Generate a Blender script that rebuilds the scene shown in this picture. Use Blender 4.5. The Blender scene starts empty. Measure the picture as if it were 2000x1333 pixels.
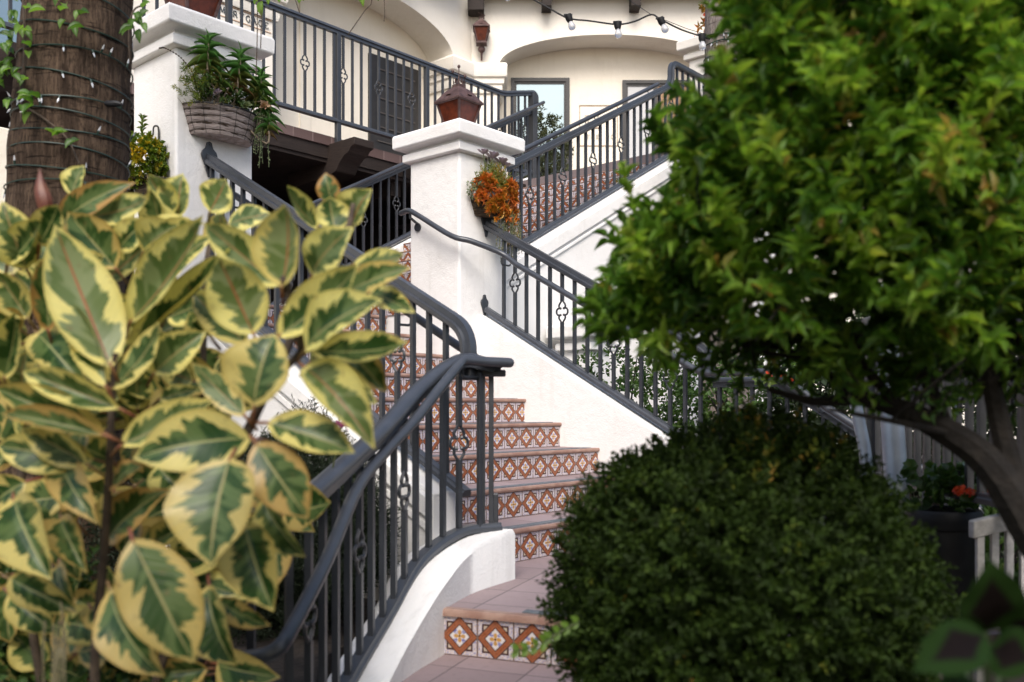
# Spanish-style courtyard staircase with railings, lantern pillars, planters and foreground plants
import bpy, bmesh, math, random
import numpy as np
from mathutils import Vector, Matrix
V = Vector
random.seed(7); RNG = np.random.default_rng(7)
SC = bpy.context.scene; COL = SC.collection
F, HZ = 1814.0, 796.0
CP, SP = 0.7515, 0.6598
def W(u, v, z=0.0): return V((-CP*u+SP*v, SP*u+CP*v, z))      # stair axes -> world
def P(px, py, Y): return V(((px-1000)*Y/F, Y, (HZ-py)*Y/F))   # sight line at depth Y
UD = V((-CP, SP, 0)); VD = V((SP, CP, 0)); Z3 = V((0, 0, 1))
def at_u(px, u):                                              # v of the point on plane u seen at column px
    r = (px-1000)/F
    return u*(CP+r*SP)/(SP-r*CP)
def at_v(px, v):
    r = (px-1000)/F
    return v*(SP-r*CP)/(CP+r*SP)

# ------------------------------------------------------------------ objects
def tag(o, label=None, cat=None, group=None, kind=None):
    if label: o['label'] = label
    if cat: o['category'] = cat
    if group: o['group'] = group
    if kind: o['kind'] = kind
    return o
def thing(name, loc, label, cat, group=None):
    o = bpy.data.objects.new(name, None); COL.objects.link(o); o.location = loc
    o.empty_display_size = 0.1
    return tag(o, label, cat, group)
def wloc(o):
    l = V(o.location)
    while o.parent: o = o.parent; l += V(o.location)
    return l
def link(name, me, parent=None, loc=None):
    o = bpy.data.objects.new(name, me); COL.objects.link(o)
    if parent is not None: o.parent = parent
    elif loc is not None: o.location = loc
    return o
class MB:
    def __init__(s): s.v = []; s.f = []; s.uv = []; s.m = []; s.c = []
    def add(s, vs, fs, uvs=None, mi=0):
        b = len(s.v); s.v += [V(x) for x in vs]
        for i, f in enumerate(fs):
            s.f.append([b+k for k in f]); s.uv.append(uvs[i] if uvs else None); s.m.append(mi)
    def quad(s, a, b, c, d, uv=None, mi=0): s.add([a, b, c, d], [(0, 1, 2, 3)], [uv] if uv else None, mi)
    def hexa(s, p, mi=0):      # p: bottom 4 ccw, top 4 ccw
        s.add(p, [(3, 2, 1, 0), (4, 5, 6, 7), (0, 1, 5, 4), (1, 2, 6, 5), (2, 3, 7, 6), (3, 0, 4, 7)], None, mi)
    def box(s, c, ax, ay, az, mi=0):   # centre + half axes
        c, ax, ay, az = V(c), V(ax), V(ay), V(az)
        s.hexa([c-ax-ay-az, c+ax-ay-az, c+ax+ay-az, c-ax+ay-az, c-ax-ay+az, c+ax-ay+az, c+ax+ay+az, c-ax+ay+az], mi)
    def buv(s, u0, u1, v0, v1, z0, z1, mi=0):
        s.hexa([W(u0, v0, z0), W(u0, v1, z0), W(u1, v1, z0), W(u1, v0, z0), W(u0, v0, z1), W(u0, v1, z1), W(u1, v1, z1), W(u1, v0, z1)], mi)
    def prism(s, pts, ex, mi=0):
        pts = [V(p) for p in pts]; ex = V(ex); n = len(pts)
        s.add(pts+[p+ex for p in pts], [tuple(range(n))[::-1], tuple(range(n, 2*n))]+[(i, (i+1) % n, n+(i+1) % n, n+i) for i in range(n)], None, mi)
    def tube(s, pts, r, n=8, caps=True, mi=0):
        pts = [V(p) for p in pts]; N = len(pts)
        rs = r if isinstance(r, (list, tuple)) else [r]*N
        t0 = (pts[1]-pts[0]).normalized()
        ref = V((0, 0, 1)) if abs(t0.z) < 0.9 else V((1, 0, 0))
        nx = (ref-t0*ref.dot(t0)).normalized(); vs = []
        for i in range(N):
            a = pts[max(i-1, 0)]; b = pts[min(i+1, N-1)]; t = (b-a)
            t = t.normalized() if t.length > 1e-9 else t0
            nx = (nx-t*nx.dot(t)); nx = nx.normalized() if nx.length > 1e-6 else V((1, 0, 0)); ny = t.cross(nx)
            for k in range(n):
                w = 2*math.pi*k/n; vs.append(pts[i]+(nx*math.cos(w)+ny*math.sin(w))*rs[i])
        fs = [(i*n+k, i*n+(k+1) % n, (i+1)*n+(k+1) % n, (i+1)*n+k) for i in range(N-1) for k in range(n)]
        if caps: fs += [tuple(range(n))[::-1], tuple(range((N-1)*n, N*n))]
        s.add(vs, fs, None, mi)
    def sweep(s, pts, prof, side=None, mi=0):   # prof: (lateral, up) polygon
        pts = [V(p) for p in pts]; N = len(pts); n = len(prof); vs = []
        for i in range(N):
            t = (pts[min(i+1, N-1)]-pts[max(i-1, 0)]).normalized()
            if 0 < i < N-1:
                a = (pts[i]-pts[i-1]).normalized(); b = (pts[i+1]-pts[i]).normalized(); t = (a+b).normalized()
                k = 1/max(0.5, t.dot(b))
            else: k = 1
            sd = V(side) if side is not None else V((t.y, -t.x, 0)).normalized()
            up = sd.cross(t).normalized()
            if side is None: sdk, upk = sd*k, up
            else: sdk, upk = sd, up*k
            for (x, y) in prof: vs.append(pts[i]+sdk*x+upk*y)
        fs = [(i*n+k, (i+1)*n+k, (i+1)*n+(k+1) % n, i*n+(k+1) % n) for i in range(N-1) for k in range(n)]
        fs += [tuple(range(n)), tuple(range((N-1)*n, N*n))[::-1]]
        s.add(vs, fs, None, mi)
    def lathe(s, c, prof, n=16, rot=0.0, mi=0, closed=True, ax=None):
        c = V(c); vs = []; N = len(prof)
        for (r, z) in prof:
            for k in range(n):
                w = rot+2*math.pi*k/n
                d = V((r*math.cos(w), r*math.sin(w), z))
                vs.append(c+(ax @ d if ax else d))
        fs = [(i*n+k, i*n+(k+1) % n, (i+1)*n+(k+1) % n, (i+1)*n+k) for i in range(N-1) for k in range(n)]
        if closed: fs += [tuple(range(n))[::-1], tuple(range((N-1)*n, N*n))]
        s.add(vs, fs, None, mi)
    def ball(s, c, r, n=8, mi=0, sq=(1, 1, 1)):
        c = V(c); m = max(4, n//2+1); prof = [(max(1e-4, math.sin(math.pi*i/m)), -math.cos(math.pi*i/m)) for i in range(m+1)]
        vs = []; 
        for (q, z) in prof:
            for k in range(n):
                w = 2*math.pi*k/n; vs.append(c+V((q*math.cos(w)*r*sq[0], q*math.sin(w)*r*sq[1], z*r*sq[2])))
        s.add(vs, [(i*n+k, i*n+(k+1) % n, (i+1)*n+(k+1) % n, (i+1)*n+k) for i in range(m) for k in range(n)], None, mi)
    def build(s, name, mat, parent=None, smooth=False, bevel=0, loc=None, angle=None):
        o0 = wloc(parent) if parent is not None else (V(loc) if loc is not None else V((0, 0, 0)))
        me = bpy.data.meshes.new(name)
        me.from_pydata([tuple(x-o0) for x in s.v], [], s.f)
        for m in (mat if isinstance(mat, (list, tuple)) else [mat]): me.materials.append(m)
        if any(s.m): me.polygons.foreach_set('material_index', s.m)
        if any(u is not None for u in s.uv):
            l = me.uv_layers.new(name='UVMap'); d = []
            for f, u in zip(s.f, s.uv):
                d += [c for p in (u if u else [(0, 0)]*len(f)) for c in p]
            l.data.foreach_set('uv', d)
        bm = bmesh.new(); bm.from_mesh(me); bmesh.ops.recalc_face_normals(bm, faces=bm.faces); bm.to_mesh(me); bm.free()
        me.update()
        if smooth or bevel: me.polygons.foreach_set('use_smooth', [True]*len(me.polygons))
        if smooth and not bevel: me.set_sharp_from_angle(angle=math.radians(angle or 42))
        o = link(name, me, parent, loc)
        if bevel:
            b = o.modifiers.new('bevel', 'BEVEL'); b.width = bevel; b.segments = 3; b.limit_method = 'ANGLE'; b.angle_limit = 0.5
            o.modifiers.new('wn', 'WEIGHTED_NORMAL').keep_sharp = False
        return o
def rounded(pts, r, n=5):        # polyline with rounded corners
    pts = [V(p) for p in pts]; out = [pts[0]]
    for i in range(1, len(pts)-1):
        a, b, c = pts[i-1], pts[i], pts[i+1]
        d1, d2 = (a-b), (c-b); q = min(r, d1.length*0.45, d2.length*0.45)
        p0 = b+d1.normalized()*q; p2 = b+d2.normalized()*q
        for k in range(n+1):
            t = k/n; out.append(p0*(1-t)**2+b*2*t*(1-t)+p2*t*t)
    return out+[pts[-1]]
def crom(pts, n=6):              # Catmull-Rom
    pts = [V(p) for p in pts]; q = [pts[0]*2-pts[1]]+pts+[pts[-1]*2-pts[-2]]; out = []
    for i in range(1, len(q)-2):
        for k in range(n):
            t = k/n; a, b, c, d = q[i-1], q[i], q[i+1], q[i+2]
            out.append(0.5*((2*b)+(c-a)*t+(2*a-5*b+4*c-d)*t*t+(3*b-a-3*c+d)*t**3))
    return out+[pts[-1]]

# ------------------------------------------------------------------ foliage in bulk (numpy)
def leaf_tpl(nl=4, prof=None, fold=0.15, bend=0.15, nw=1):
    """leaf along +x, width along y, normal z; returns verts, quads, uv per loop"""
    prof = prof or (lambda t: math.sin(math.pi*min(1, t*1.0)**0.8)*0.5)
    vs = []; fs = []; uv = []; nc = 2*nw+1
    for i in range(nl+1):
        t = i/nl; w = max(prof(t), 0.004)
        for j in range(nc):
            y = (j-nw)/nw
            vs.append((t*(1-bend*0.3*t), y*w, fold*abs(y)*w*2-bend*t*t))
    for i in range(nl):
        for j in range(nc-1):
            a = i*nc+j; fs.append((a, a+nc, a+nc+1, a+1))
            uv.append([(i/nl, (j-nw)/nw), ((i+1)/nl, (j-nw)/nw), ((i+1)/nl, (j+1-nw)/nw), (i/nl, (j+1-nw)/nw)])
    return np.array(vs, float), np.array(fs, int), np.array(uv, float)
def frames(d, n, L, Wd):         # N dirs, N normals -> N 3x3 (columns scaled)
    d = d/np.linalg.norm(d, axis=1, keepdims=True)
    n = n-d*np.sum(d*n, 1, keepdims=True); ln = np.linalg.norm(n, axis=1, keepdims=True)
    n = np.where(ln > 1e-6, n/np.maximum(ln, 1e-9), np.array([[0, 0, 1.0]]))
    s = np.cross(n, d); M = np.stack([d*L[:, None], s*Wd[:, None], n*L[:, None]], axis=2)
    return M
def scatter(name, mat, tpl, T, M, rnd, parent=None, loc=None):
    v, f, uv = tpl; N = len(T); nv = len(v); nf = len(f)
    o0 = np.array(wloc(parent) if parent is not None else (loc if loc is not None else (0, 0, 0)))
    co = np.einsum('nij,vj->nvi', M, v)+T[:, None, :]-o0
    fa = (f[None]+(np.arange(N)*nv)[:, None, None]).reshape(-1)
    me = bpy.data.meshes.new(name)
    me.vertices.add(N*nv); me.vertices.foreach_set('co', co.reshape(-1))
    me.loops.add(N*nf*4); me.loops.foreach_set('vertex_index', fa.astype(np.int32))
    me.polygons.add(N*nf); me.polygons.foreach_set('loop_start', (np.arange(N*nf)*4).astype(np.int32))
    try: me.polygons.foreach_set('loop_total', np.full(N*nf, 4, np.int32))
    except Exception: pass
    me.update(calc_edges=True)
    l = me.uv_layers.new(name='UVMap'); l.data.foreach_set('uv', np.tile(uv.reshape(-1), N).astype(np.float32))
    a = me.attributes.new('rnd', 'FLOAT_COLOR', 'POINT')
    c = np.ones((N, nv, 4), np.float32); c[:, :, :rnd.shape[1]] = rnd[:, None, :]
    a.data.foreach_set('color', c.reshape(-1))
    me.polygons.foreach_set('use_smooth', [True]*(N*nf))
    me.materials.append(mat)
    return link(name, me, parent, loc)
def unit(n):
    a = RNG.normal(size=(n, 3)); return a/np.linalg.norm(a, axis=1, keepdims=True)

# ------------------------------------------------------------------ materials
class NT:
    def __init__(s, name):
        s.m = bpy.data.materials.new(name); s.m.use_nodes = True; s.t = s.m.node_tree; s.n = s.t.nodes
        s.b = s.n['Principled BSDF']; s.out = s.n['Material Output']
    def node(s, typ, **kw):
        n = s.n.new(typ)
        for k, v in kw.items():
            if k.startswith('i_'): n.inputs[k[2:].replace('_', ' ')].default_value = v
            else: setattr(n, k, v)
        return n
    def ln(s, a, b): s.t.links.new(a, b)
    def val(s, sock, x):
        if hasattr(x, 'is_linked'): s.ln(x, sock)
        else: sock.default_value = x
    def math(s, op, a, b=None, c=None, clamp=False):
        n = s.n.new('ShaderNodeMath'); n.operation = op; n.use_clamp = clamp
        s.val(n.inputs[0], a)
        if b is not None: s.val(n.inputs[1], b)
        if c is not None: s.val(n.inputs[2], c)
        return n.outputs[0]
    def mix(s, f, a, b, typ='MIX'):
        n = s.n.new('ShaderNodeMix'); n.data_type = 'RGBA'; n.blend_type = typ
        s.val(n.inputs['Factor'], f)
        for i, x in ((6, a), (7, b)):
            if isinstance(x, tuple): n.inputs[i].default_value = x if len(x) == 4 else (*x, 1)
            else: s.ln(x, n.inputs[i])
        return n.outputs[2]
    def noise(s, scale, detail=3, rough=0.55, vec=None, map_scale=None, dim='3D', coord='Object'):
        n = s.n.new('ShaderNodeTexNoise'); n.inputs['Scale'].default_value = scale; n.inputs['Detail'].default_value = detail; n.inputs['Roughness'].default_value = rough
        if vec is None: vec = s.coord(coord)
        if map_scale:
            mp = s.n.new('ShaderNodeMapping'); mp.inputs['Scale'].default_value = map_scale; s.ln(vec, mp.inputs['Vector']); vec = mp.outputs[0]
        s.ln(vec, n.inputs['Vector']); return n.outputs['Fac']
    def coord(s, w='Object'):
        n = s.n.get('TC') or s.n.new('ShaderNodeTexCoord'); n.name = 'TC'; return n.outputs[w]
    def ramp(s, f, stops):
        n = s.n.new('ShaderNodeValToRGB'); s.ln(f, n.inputs[0]); e = n.color_ramp.elements
        while len(e) < len(stops): e.new(0.5)
        for el, (p, c) in zip(e, stops): el.position = p; el.color = (*c, 1) if len(c) == 3 else c
        return n.outputs[0]
    def step(s, x, a, b):   # smoothstep a..b
        n = s.n.new('ShaderNodeMapRange'); n.interpolation_type = 'SMOOTHSTEP'
        s.val(n.inputs[0], x); s.val(n.inputs[1], a); s.val(n.inputs[2], b); return n.outputs[0]
    def bump(s, h, strength=0.3, dist=0.01):
        n = s.n.new('ShaderNodeBump'); n.inputs['Strength'].default_value = strength; n.inputs['Distance'].default_value = dist
        s.ln(h, n.inputs['Height']); s.ln(n.outputs[0], s.b.inputs['Normal'])
    def set(s, col=None, rough=None, metal=None, spec=None, trans=None):
        B = s.b.inputs
        if col is not None:
            if isinstance(col, tuple): B['Base Color'].default_value = (*col, 1)
            else: s.ln(col, B['Base Color'])
        if rough is not None: s.val(B['Roughness'], rough)
        if metal is not None: B['Metallic'].default_value = metal
        if spec is not None: B['Specular IOR Level'].default_value = spec
        return s.m
def plain(name, c1, c2=None, scale=6, rough=0.6, bump=0, bscale=60, metal=0, spec=0.5, detail=4, bd=0.004):
    t = NT(name); col = c1
    if c2: col = t.mix(t.step(t.noise(scale, detail), 0.35, 0.68), c1, c2)
    t.set(col, rough, metal, spec)
    if bump: t.bump(t.noise(bscale, 4), bump, bd)
    return t.m
def stucco(name, c, dirt, amount=0.35):
    t = NT(name)
    n1 = t.noise(1.6, 5, 0.6); n2 = t.noise(9, 5, 0.65, map_scale=(1, 1, 0.10))
    d = t.math('MULTIPLY', t.step(n1, 0.48, 0.75), amount)
    d2 = t.math('MULTIPLY', t.step(n2, 0.52, 0.75), amount*0.8)
    col = t.mix(t.math('ADD', d, d2, clamp=True), c, dirt)
    t.set(col, 0.85, 0, 0.25)
    t.bump(t.math('ADD', t.noise(14, 3), t.math('MULTIPLY', t.noise(90, 4), 0.55)), 0.38, 0.014)
    return t.m
def iron(name, c=(0.041, 0.047, 0.058), rough=0.5):
    t = NT(name); n = t.noise(12, 4)
    col = t.mix(t.step(n, 0.35, 0.8), c, tuple(x*1.28 for x in c))
    t.set(col, t.math('ADD', t.math('MULTIPLY', n, 0.2), rough-0.1), 0.0, 0.6)
    t.bump(t.noise(120, 3), 0.12, 0.003); return t.m
def foliage(name, stops, rough=0.45, trans=0.35, back=1.25, spec=0.4, vein=0.0):
    """leaf: colour picked along a ramp by rnd.r, brightness by rnd.g, some light passing through"""
    t = NT(name); a = t.node('ShaderNodeAttribute', attribute_name='rnd'); s = t.node('ShaderNodeSeparateColor'); t.ln(a.outputs['Color'], s.inputs[0])
    col = t.ramp(s.outputs[0], stops)
    n = t.noise(40, 2); col = t.mix(t.math('MULTIPLY', n, 0.35), col, (0.02, 0.03, 0.01), 'MIX')
    if vein:
        uvn = t.node('ShaderNodeUVMap'); sx = t.node('ShaderNodeSeparateXYZ'); t.ln(uvn.outputs[0], sx.inputs[0])
        mid = t.step(t.math('ABSOLUTE', sx.outputs[1]), 0.16, 0.03)
        col = t.mix(t.math('MULTIPLY', mid, vein), col, stops[-1][1])
    t.set(col, rough, 0, spec)
    tr = t.node('ShaderNodeBsdfTranslucent'); ml = t.mix(1.0, col, (back, back, back*0.55, 1), 'MULTIPLY'); t.ln(ml, tr.inputs['Color'])
    mx = t.node('ShaderNodeMixShader'); mx.inputs[0].default_value = trans
    t.ln(t.b.outputs[0], mx.inputs[1]); t.ln(tr.outputs[0], mx.inputs[2]); t.ln(mx.outputs[0], t.out.inputs['Surface'])
    return t.m
def talavera(name, alt=False):
    """painted riser tile; UV = tile counts"""
    t = NT(name); uvn = t.node('ShaderNodeUVMap'); sx = t.node('ShaderNodeSeparateXYZ'); t.ln(uvn.outputs[0], sx.inputs[0])
    M = t.math
    fx = M('FRACT', sx.outputs[0]); fy = M('FRACT', sx.outputs[1])
    x = M('MULTIPLY', M('SUBTRACT', fx, 0.5), 2.0); y = M('MULTIPLY', M('SUBTRACT', fy, 0.5), 2.0)
    ax = M('ABSOLUTE', x); ay = M('ABSOLUTE', y); mx = M('MAXIMUM', ax, ay); dd = M('ADD', ax, ay)
    wob = t.node('ShaderNodeCombineXYZ'); t.ln(sx.outputs[0], wob.inputs[0]); t.ln(sx.outputs[1], wob.inputs[1])
    nz = t.noise(9, 3, 0.6, vec=wob.outputs[0]); nf = t.noise(26, 2, 0.6, vec=wob.outputs[0])
    white = (0.62, 0.58, 0.57); dark = (0.050, 0.020, 0.016); terra = (0.27, 0.085, 0.033); must = (0.47, 0.26, 0.07); lav = (0.33, 0.30, 0.40); cream = (0.50, 0.42, 0.33)
    bord = t.mix(t.step(nf, 0.5, 0.6), white, (0.17, 0.17, 0.36)); bord = t.mix(t.step(nf, 0.44, 0.36), bord, (0.45, 0.22, 0.10))
    inb = t.step(mx, 0.72, 0.735)
    col = t.mix(inb, t.mix(t.step(dd, 1.0, 1.02), white, cream), bord)
    def band(v, a, b, e=0.018): return M('MULTIPLY', t.step(v, a-e, a+e), t.step(v, b+e, b-e))
    col = t.mix(band(mx, 0.635, 0.74), col, dark)                         # square frame
    tri = M('MULTIPLY', t.step(mx, 0.70, 0.73), t.step(dd, 1.0, 0.98)); col = t.mix(tri, col, must)
    col = t.mix(band(dd, 0.55, 1.06), col, dark); col = t.mix(band(dd, 0.625, 0.975), col, terra)
    col = t.mix(M('MULTIPLY', band(dd, 0.80, 0.82, 0.012), 0.6), col, dark)
    # flower: four petals and blue sprigs
    r = M('SQRT', M('ADD', M('MULTIPLY', x, x), M('MULTIPLY', y, y))); th = M('ARCTAN2', y, x)
    c4 = M('ABSOLUTE', M('COSINE', M('MULTIPLY', th, 2.0)))
    pet = M('MULTIPLY', t.step(M('SUBTRACT', M('MULTIPLY', M('POWER', c4, 0.7), 0.33), r), -0.01, 0.03), t.step(M('ABSOLUTE', M('COSINE', M('MULTIPLY', th, 2.0))), 0.25, 0.4))
    col = t.mix(pet, col, must)
    s4 = M('ABSOLUTE', M('SINE', M('MULTIPLY', th, 2.0)))
    spr = M('MULTIPLY', M('MULTIPLY', t.step(s4, 0.80, 0.88), band(r, 0.20, 0.40)), t.step(nf, 0.42, 0.5))
    col = t.mix(spr, col, (0.12, 0.13, 0.38))
    col = t.mix(t.step(r, 0.07, 0.04), col, dark)
    col = t.mix(t.step(mx, 0.945, 0.965), col, (0.16, 0.11, 0.09))          # grout
    dirt = t.noise(2.2, 4, 0.6, vec=wob.outputs[0]); col = t.mix(M('MULTIPLY', t.step(dirt, 0.5, 0.75), 0.28), col, (0.30, 0.20, 0.15))
    t.set(col, t.math('ADD', t.math('MULTIPLY', nz, 0.2), 0.18), 0, 0.5)
    t.bump(M('MULTIPLY', t.step(mx, 0.97, 0.93), 1.0), 0.4, 0.003); return t.m
def paver(name, c1, c2, grout, size=0.30):
    t = NT(name); uvn = t.node('ShaderNodeUVMap'); sx = t.node('ShaderNodeSeparateXYZ'); t.ln(uvn.outputs[0], sx.inputs[0]); M = t.math
    a = M('DIVIDE', sx.outputs[0], size); b = M('DIVIDE', sx.outputs[1], size)
    n = t.noise(3.5, 4, 0.6, vec=uvn.outputs[0]); nn = t.noise(30, 3, 0.6, vec=uvn.outputs[0])
    fa = M('ABSOLUTE', M('SUBTRACT', M('FRACT', a), 0.5)); fb = M('ABSOLUTE', M('SUBTRACT', M('FRACT', b), 0.5)); e = M('MAXIMUM', fa, fb)
    cell = t.node('ShaderNodeCombineXYZ'); t.ln(M('FLOOR', a), cell.inputs[0]); t.ln(M('FLOOR', b), cell.inputs[1])
    wn = t.node('ShaderNodeTexWhiteNoise', noise_dimensions='2D'); t.ln(cell.outputs[0], wn.inputs['Vector'])
    f = M('ADD', M('MULTIPLY', wn.outputs['Value'], 0.55), M('MULTIPLY', n, 0.6)); col = t.mix(t.step(f, 0.2, 0.95), c1, c2)
    col = t.mix(M('MULTIPLY', t.step(nn, 0.5, 0.75), 0.25), col, tuple(x*0.55 for x in c1))
    g = t.step(e, 0.482, 0.49); col = t.mix(g, col, grout)
    t.set(col, 0.7, 0, 0.35); t.bump(M('SUBTRACT', M('MULTIPLY', nn, 0.3), g), 0.35, 0.006); return t.m
def wood(name, c1, c2, axis=(1, 1, 14), rough=0.7):
    t = NT(name); n = t.noise(9, 5, 0.65, map_scale=axis); n2 = t.noise(3, 3)
    col = t.mix(t.step(n, 0.3, 0.7), c1, c2); col = t.mix(t.math('MULTIPLY', t.step(n2, 0.45, 0.7), 0.3), col, tuple(x*0.5 for x in c1))
    t.set(col, rough, 0, 0.3); t.bump(n, 0.3, 0.004); return t.m
def glass_mat(name, tint=(0.03, 0.05, 0.055)):
    t = NT(name); t.set(tint, 0.04, 0, 0.9); t.b.inputs['Coat Weight'].default_value = 0.6; t.b.inputs['Coat Roughness'].default_value = 0.03
    return t.m
M_WHITE = stucco('white_stucco', (0.80, 0.785, 0.765), (0.58, 0.555, 0.51), 0.34)
M_CREAM = stucco('cream_stucco', (0.82, 0.755, 0.645), (0.66, 0.59, 0.48), 0.3)
M_FRONT = stucco('warm_white_stucco', (0.80, 0.755, 0.68), (0.66, 0.60, 0.50), 0.3)
M_CURB = stucco('curb_stucco', (0.76, 0.75, 0.735), (0.50, 0.49, 0.46), 0.5)
M_IRON = iron('painted_iron', (0.028, 0.031, 0.037), 0.40); M_IRON2 = iron('worn_iron_rail', (0.043, 0.048, 0.058), 0.33)
M_TILE = talavera('talavera_tile')
M_PAVE = paver('terracotta_paver', (0.27, 0.205, 0.205), (0.34, 0.262, 0.265), (0.17, 0.135, 0.135))
M_TREAD = paver('terracotta_tread', (0.28, 0.215, 0.218), (0.345, 0.27, 0.275), (0.17, 0.135, 0.135), 0.31)
M_NOSE = plain('terracotta_nosing', (0.25, 0.140, 0.105), (0.34, 0.22, 0.17), 14, 0.5, 0.15, 80)
M_GRIP = plain('grip_strip_grey', (0.10, 0.115, 0.13), (0.16, 0.175, 0.19), 40, 0.9, 0.4, 200)
M_TIMBER = wood('dark_stained_timber', (0.016, 0.011, 0.009), (0.032, 0.022, 0.018))
M_BRICK = NT('dark_brick')
M_SOIL = plain('dark_soil', (0.018, 0.013, 0.010), (0.045, 0.033, 0.024), 9, 0.95, 0.8, 30, bd=0.03)
M_RUST = plain('rusted_copper', (0.055, 0.028, 0.025), (0.115, 0.066, 0.060), 20, 0.6, 0.3, 90, metal=0.2)
M_BLACK = plain('black_plastic', (0.006, 0.006, 0.007), (0.010, 0.010, 0.011), 20, 0.55, spec=0.3)
M_DOOR = plain('dark_door_paint', (0.013, 0.012, 0.012), (0.021, 0.018, 0.017), 6, 0.45, 0.1, 40)
M_GLASS = glass_mat('window_glass')
def brick_setup(t):
    b = t.node('ShaderNodeTexBrick'); uvn = t.node('ShaderNodeUVMap'); t.ln(uvn.outputs[0], b.inputs['Vector'])
    b.inputs['Color1'].default_value = (0.085, 0.050, 0.045, 1); b.inputs['Color2'].default_value = (0.13, 0.085, 0.08, 1); b.inputs['Mortar'].default_value = (0.17, 0.12, 0.11, 1)
    b.inputs['Scale'].default_value = 1; b.inputs['Brick Width'].default_value = 0.24; b.inputs['Row Height'].default_value = 0.12; b.inputs['Mortar Size'].default_value = 0.008
    t.set(b.outputs[0], 0.8); t.bump(t.noise(40, 3), 0.3, 0.004); return t.m
M_BRICK = brick_setup(M_BRICK)
# ------------------------------------------------------------------ camera, light, sky
cam = bpy.data.cameras.new('camera'); co = bpy.data.objects.new('camera', cam); COL.objects.link(co); SC.camera = co
co.rotation_euler = (math.radians(90), 0, 0)
cam.sensor_width = 36; cam.lens = F/2000*36; cam.shift_y = (HZ-666.5)/2000
cam.clip_start = 0.05; cam.clip_end = 400
cam.dof.use_dof = True; cam.dof.focus_distance = 7.2; cam.dof.aperture_fstop = 2.3
w = bpy.data.worlds.new('World'); SC.world = w; w.use_nodes = True
SUN_E, SUN_A = math.radians(44), math.radians(181)     # azimuth from +Y clockwise: behind the camera
sky = w.node_tree.nodes.new('ShaderNodeTexSky'); sky.sky_type = 'NISHITA'; sky.sun_disc = False
sky.sun_elevation = SUN_E; sky.sun_rotation = SUN_A; sky.dust_density = 3.5; sky.air_density = 1.0; sky.ozone_density = 1.0
bg = w.node_tree.nodes['Background']; bg.inputs[1].default_value = 0.15; w.node_tree.links.new(sky.outputs[0], bg.inputs[0])
sl = bpy.data.lights.new('sun', 'SUN'); sl.energy = 1.75; sl.angle = math.radians(30); sl.color = (1.0, 0.975, 0.94)
so = bpy.data.objects.new('sun', sl); COL.objects.link(so)
sd = V((math.sin(SUN_A)*math.cos(SUN_E), math.cos(SUN_A)*math.cos(SUN_E), math.sin(SUN_E)))
so.rotation_euler = sd.to_track_quat('Z', 'Y').to_euler(); so.location = sd*30
SC.view_settings.view_transform = 'Standard'; SC.view_settings.look = 'None'; SC.view_settings.exposure = 0.66
SC.view_settings.gamma = 1
SC.cycles.use_denoising = True; SC.cycles.max_bounces = 8; SC.cycles.transparent_max_bounces = 8

# ------------------------------------------------------------------ ground
RI = 0.178; TR = 0.3465; UA = 3.245; H0 = -0.825          # lower flight
ZL = 0.777; ZD = 2.83                                     # middle landing, upper deck
V2 = 3.2; VR = 5.42                                       # left rail line, right wall face
def sheet(name, pts, z, mat, th=None, ax=None, kind='structure'):
    m = MB(); ax = ax or (UD, VD)
    top = [V((p[0], p[1], z)) for p in pts]; uv = [((p-V((0, 0, 0))).dot(ax[0]), p.dot(ax[1])) for p in top]
    n = len(top); m.add(top, [tuple(range(n))], [uv])
    if th:
        bot = [p-V((0, 0, th)) for p in top]
        for i in range(n): m.add([top[i], bot[i], bot[(i+1) % n], top[(i+1) % n]], [(0, 1, 2, 3)])
        m.add(bot, [tuple(range(n))[::-1]])
    o = m.build(name, mat, loc=(top[0].x, top[0].y, z)); return tag(o, kind=kind)
sheet('ground', [(-40, -30), (40, -30), (40, 60), (-40, 60)], -1.75, M_SOIL)
E1 = V((0.935, -0.355, 0)); E2 = V((0.355, 0.935, 0))
LEDGE = [(-0.34, 3.84), (-0.2, 3.79), (0.22, 3.62), (0.62, 3.45), (1.1, 3.25)]
wl = [W(2.4, VR+0.04), W(UA, VR+0.04), W(UA, 3.02), W(3.05, 3.02)]
sheet('landing', LEDGE+[(1.9, 3.4)]+[(p.x, p.y) for p in wl], H0, M_PAVE, 0.9, (E1, E2))
Z0 = -1.012
sheet('walkway', [(-0.75, 3.0), (1.2, 2.6), (1.2, 3.4), (0.2, 3.75), (-0.5, 4.0)], Z0, M_PAVE, 0.6, (E1, E2))
sheet('planter_soil', [(-6, 2.9), (-0.62, 2.9), (-0.75, 3.6), (-0.55, 4.3), (W(3.1, 3.1).x, W(3.1, 3.1).y), (W(5.4, 3.1).x, W(5.4, 3.1).y), (W(6.4, 1).x, W(6.4, 1).y), (-9, 5)], -0.98, M_SOIL, 0.7)
b = [W(2.0, 5.6), W(2.2, 9.5), W(5.22, 9.5), W(5.22, 5.6)]
sheet('garden_bed', [(p.x, p.y) for p in b], -0.42, M_SOIL, 1.2)
sheet('lawn_bed', [(0.35, 1.4), (4.5, 1.4), (4.5, 5.5), (1.9, 3.3), (1.1, 3.1), (0.5, 3.3)], -1.16, M_SOIL, 0.6)

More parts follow.
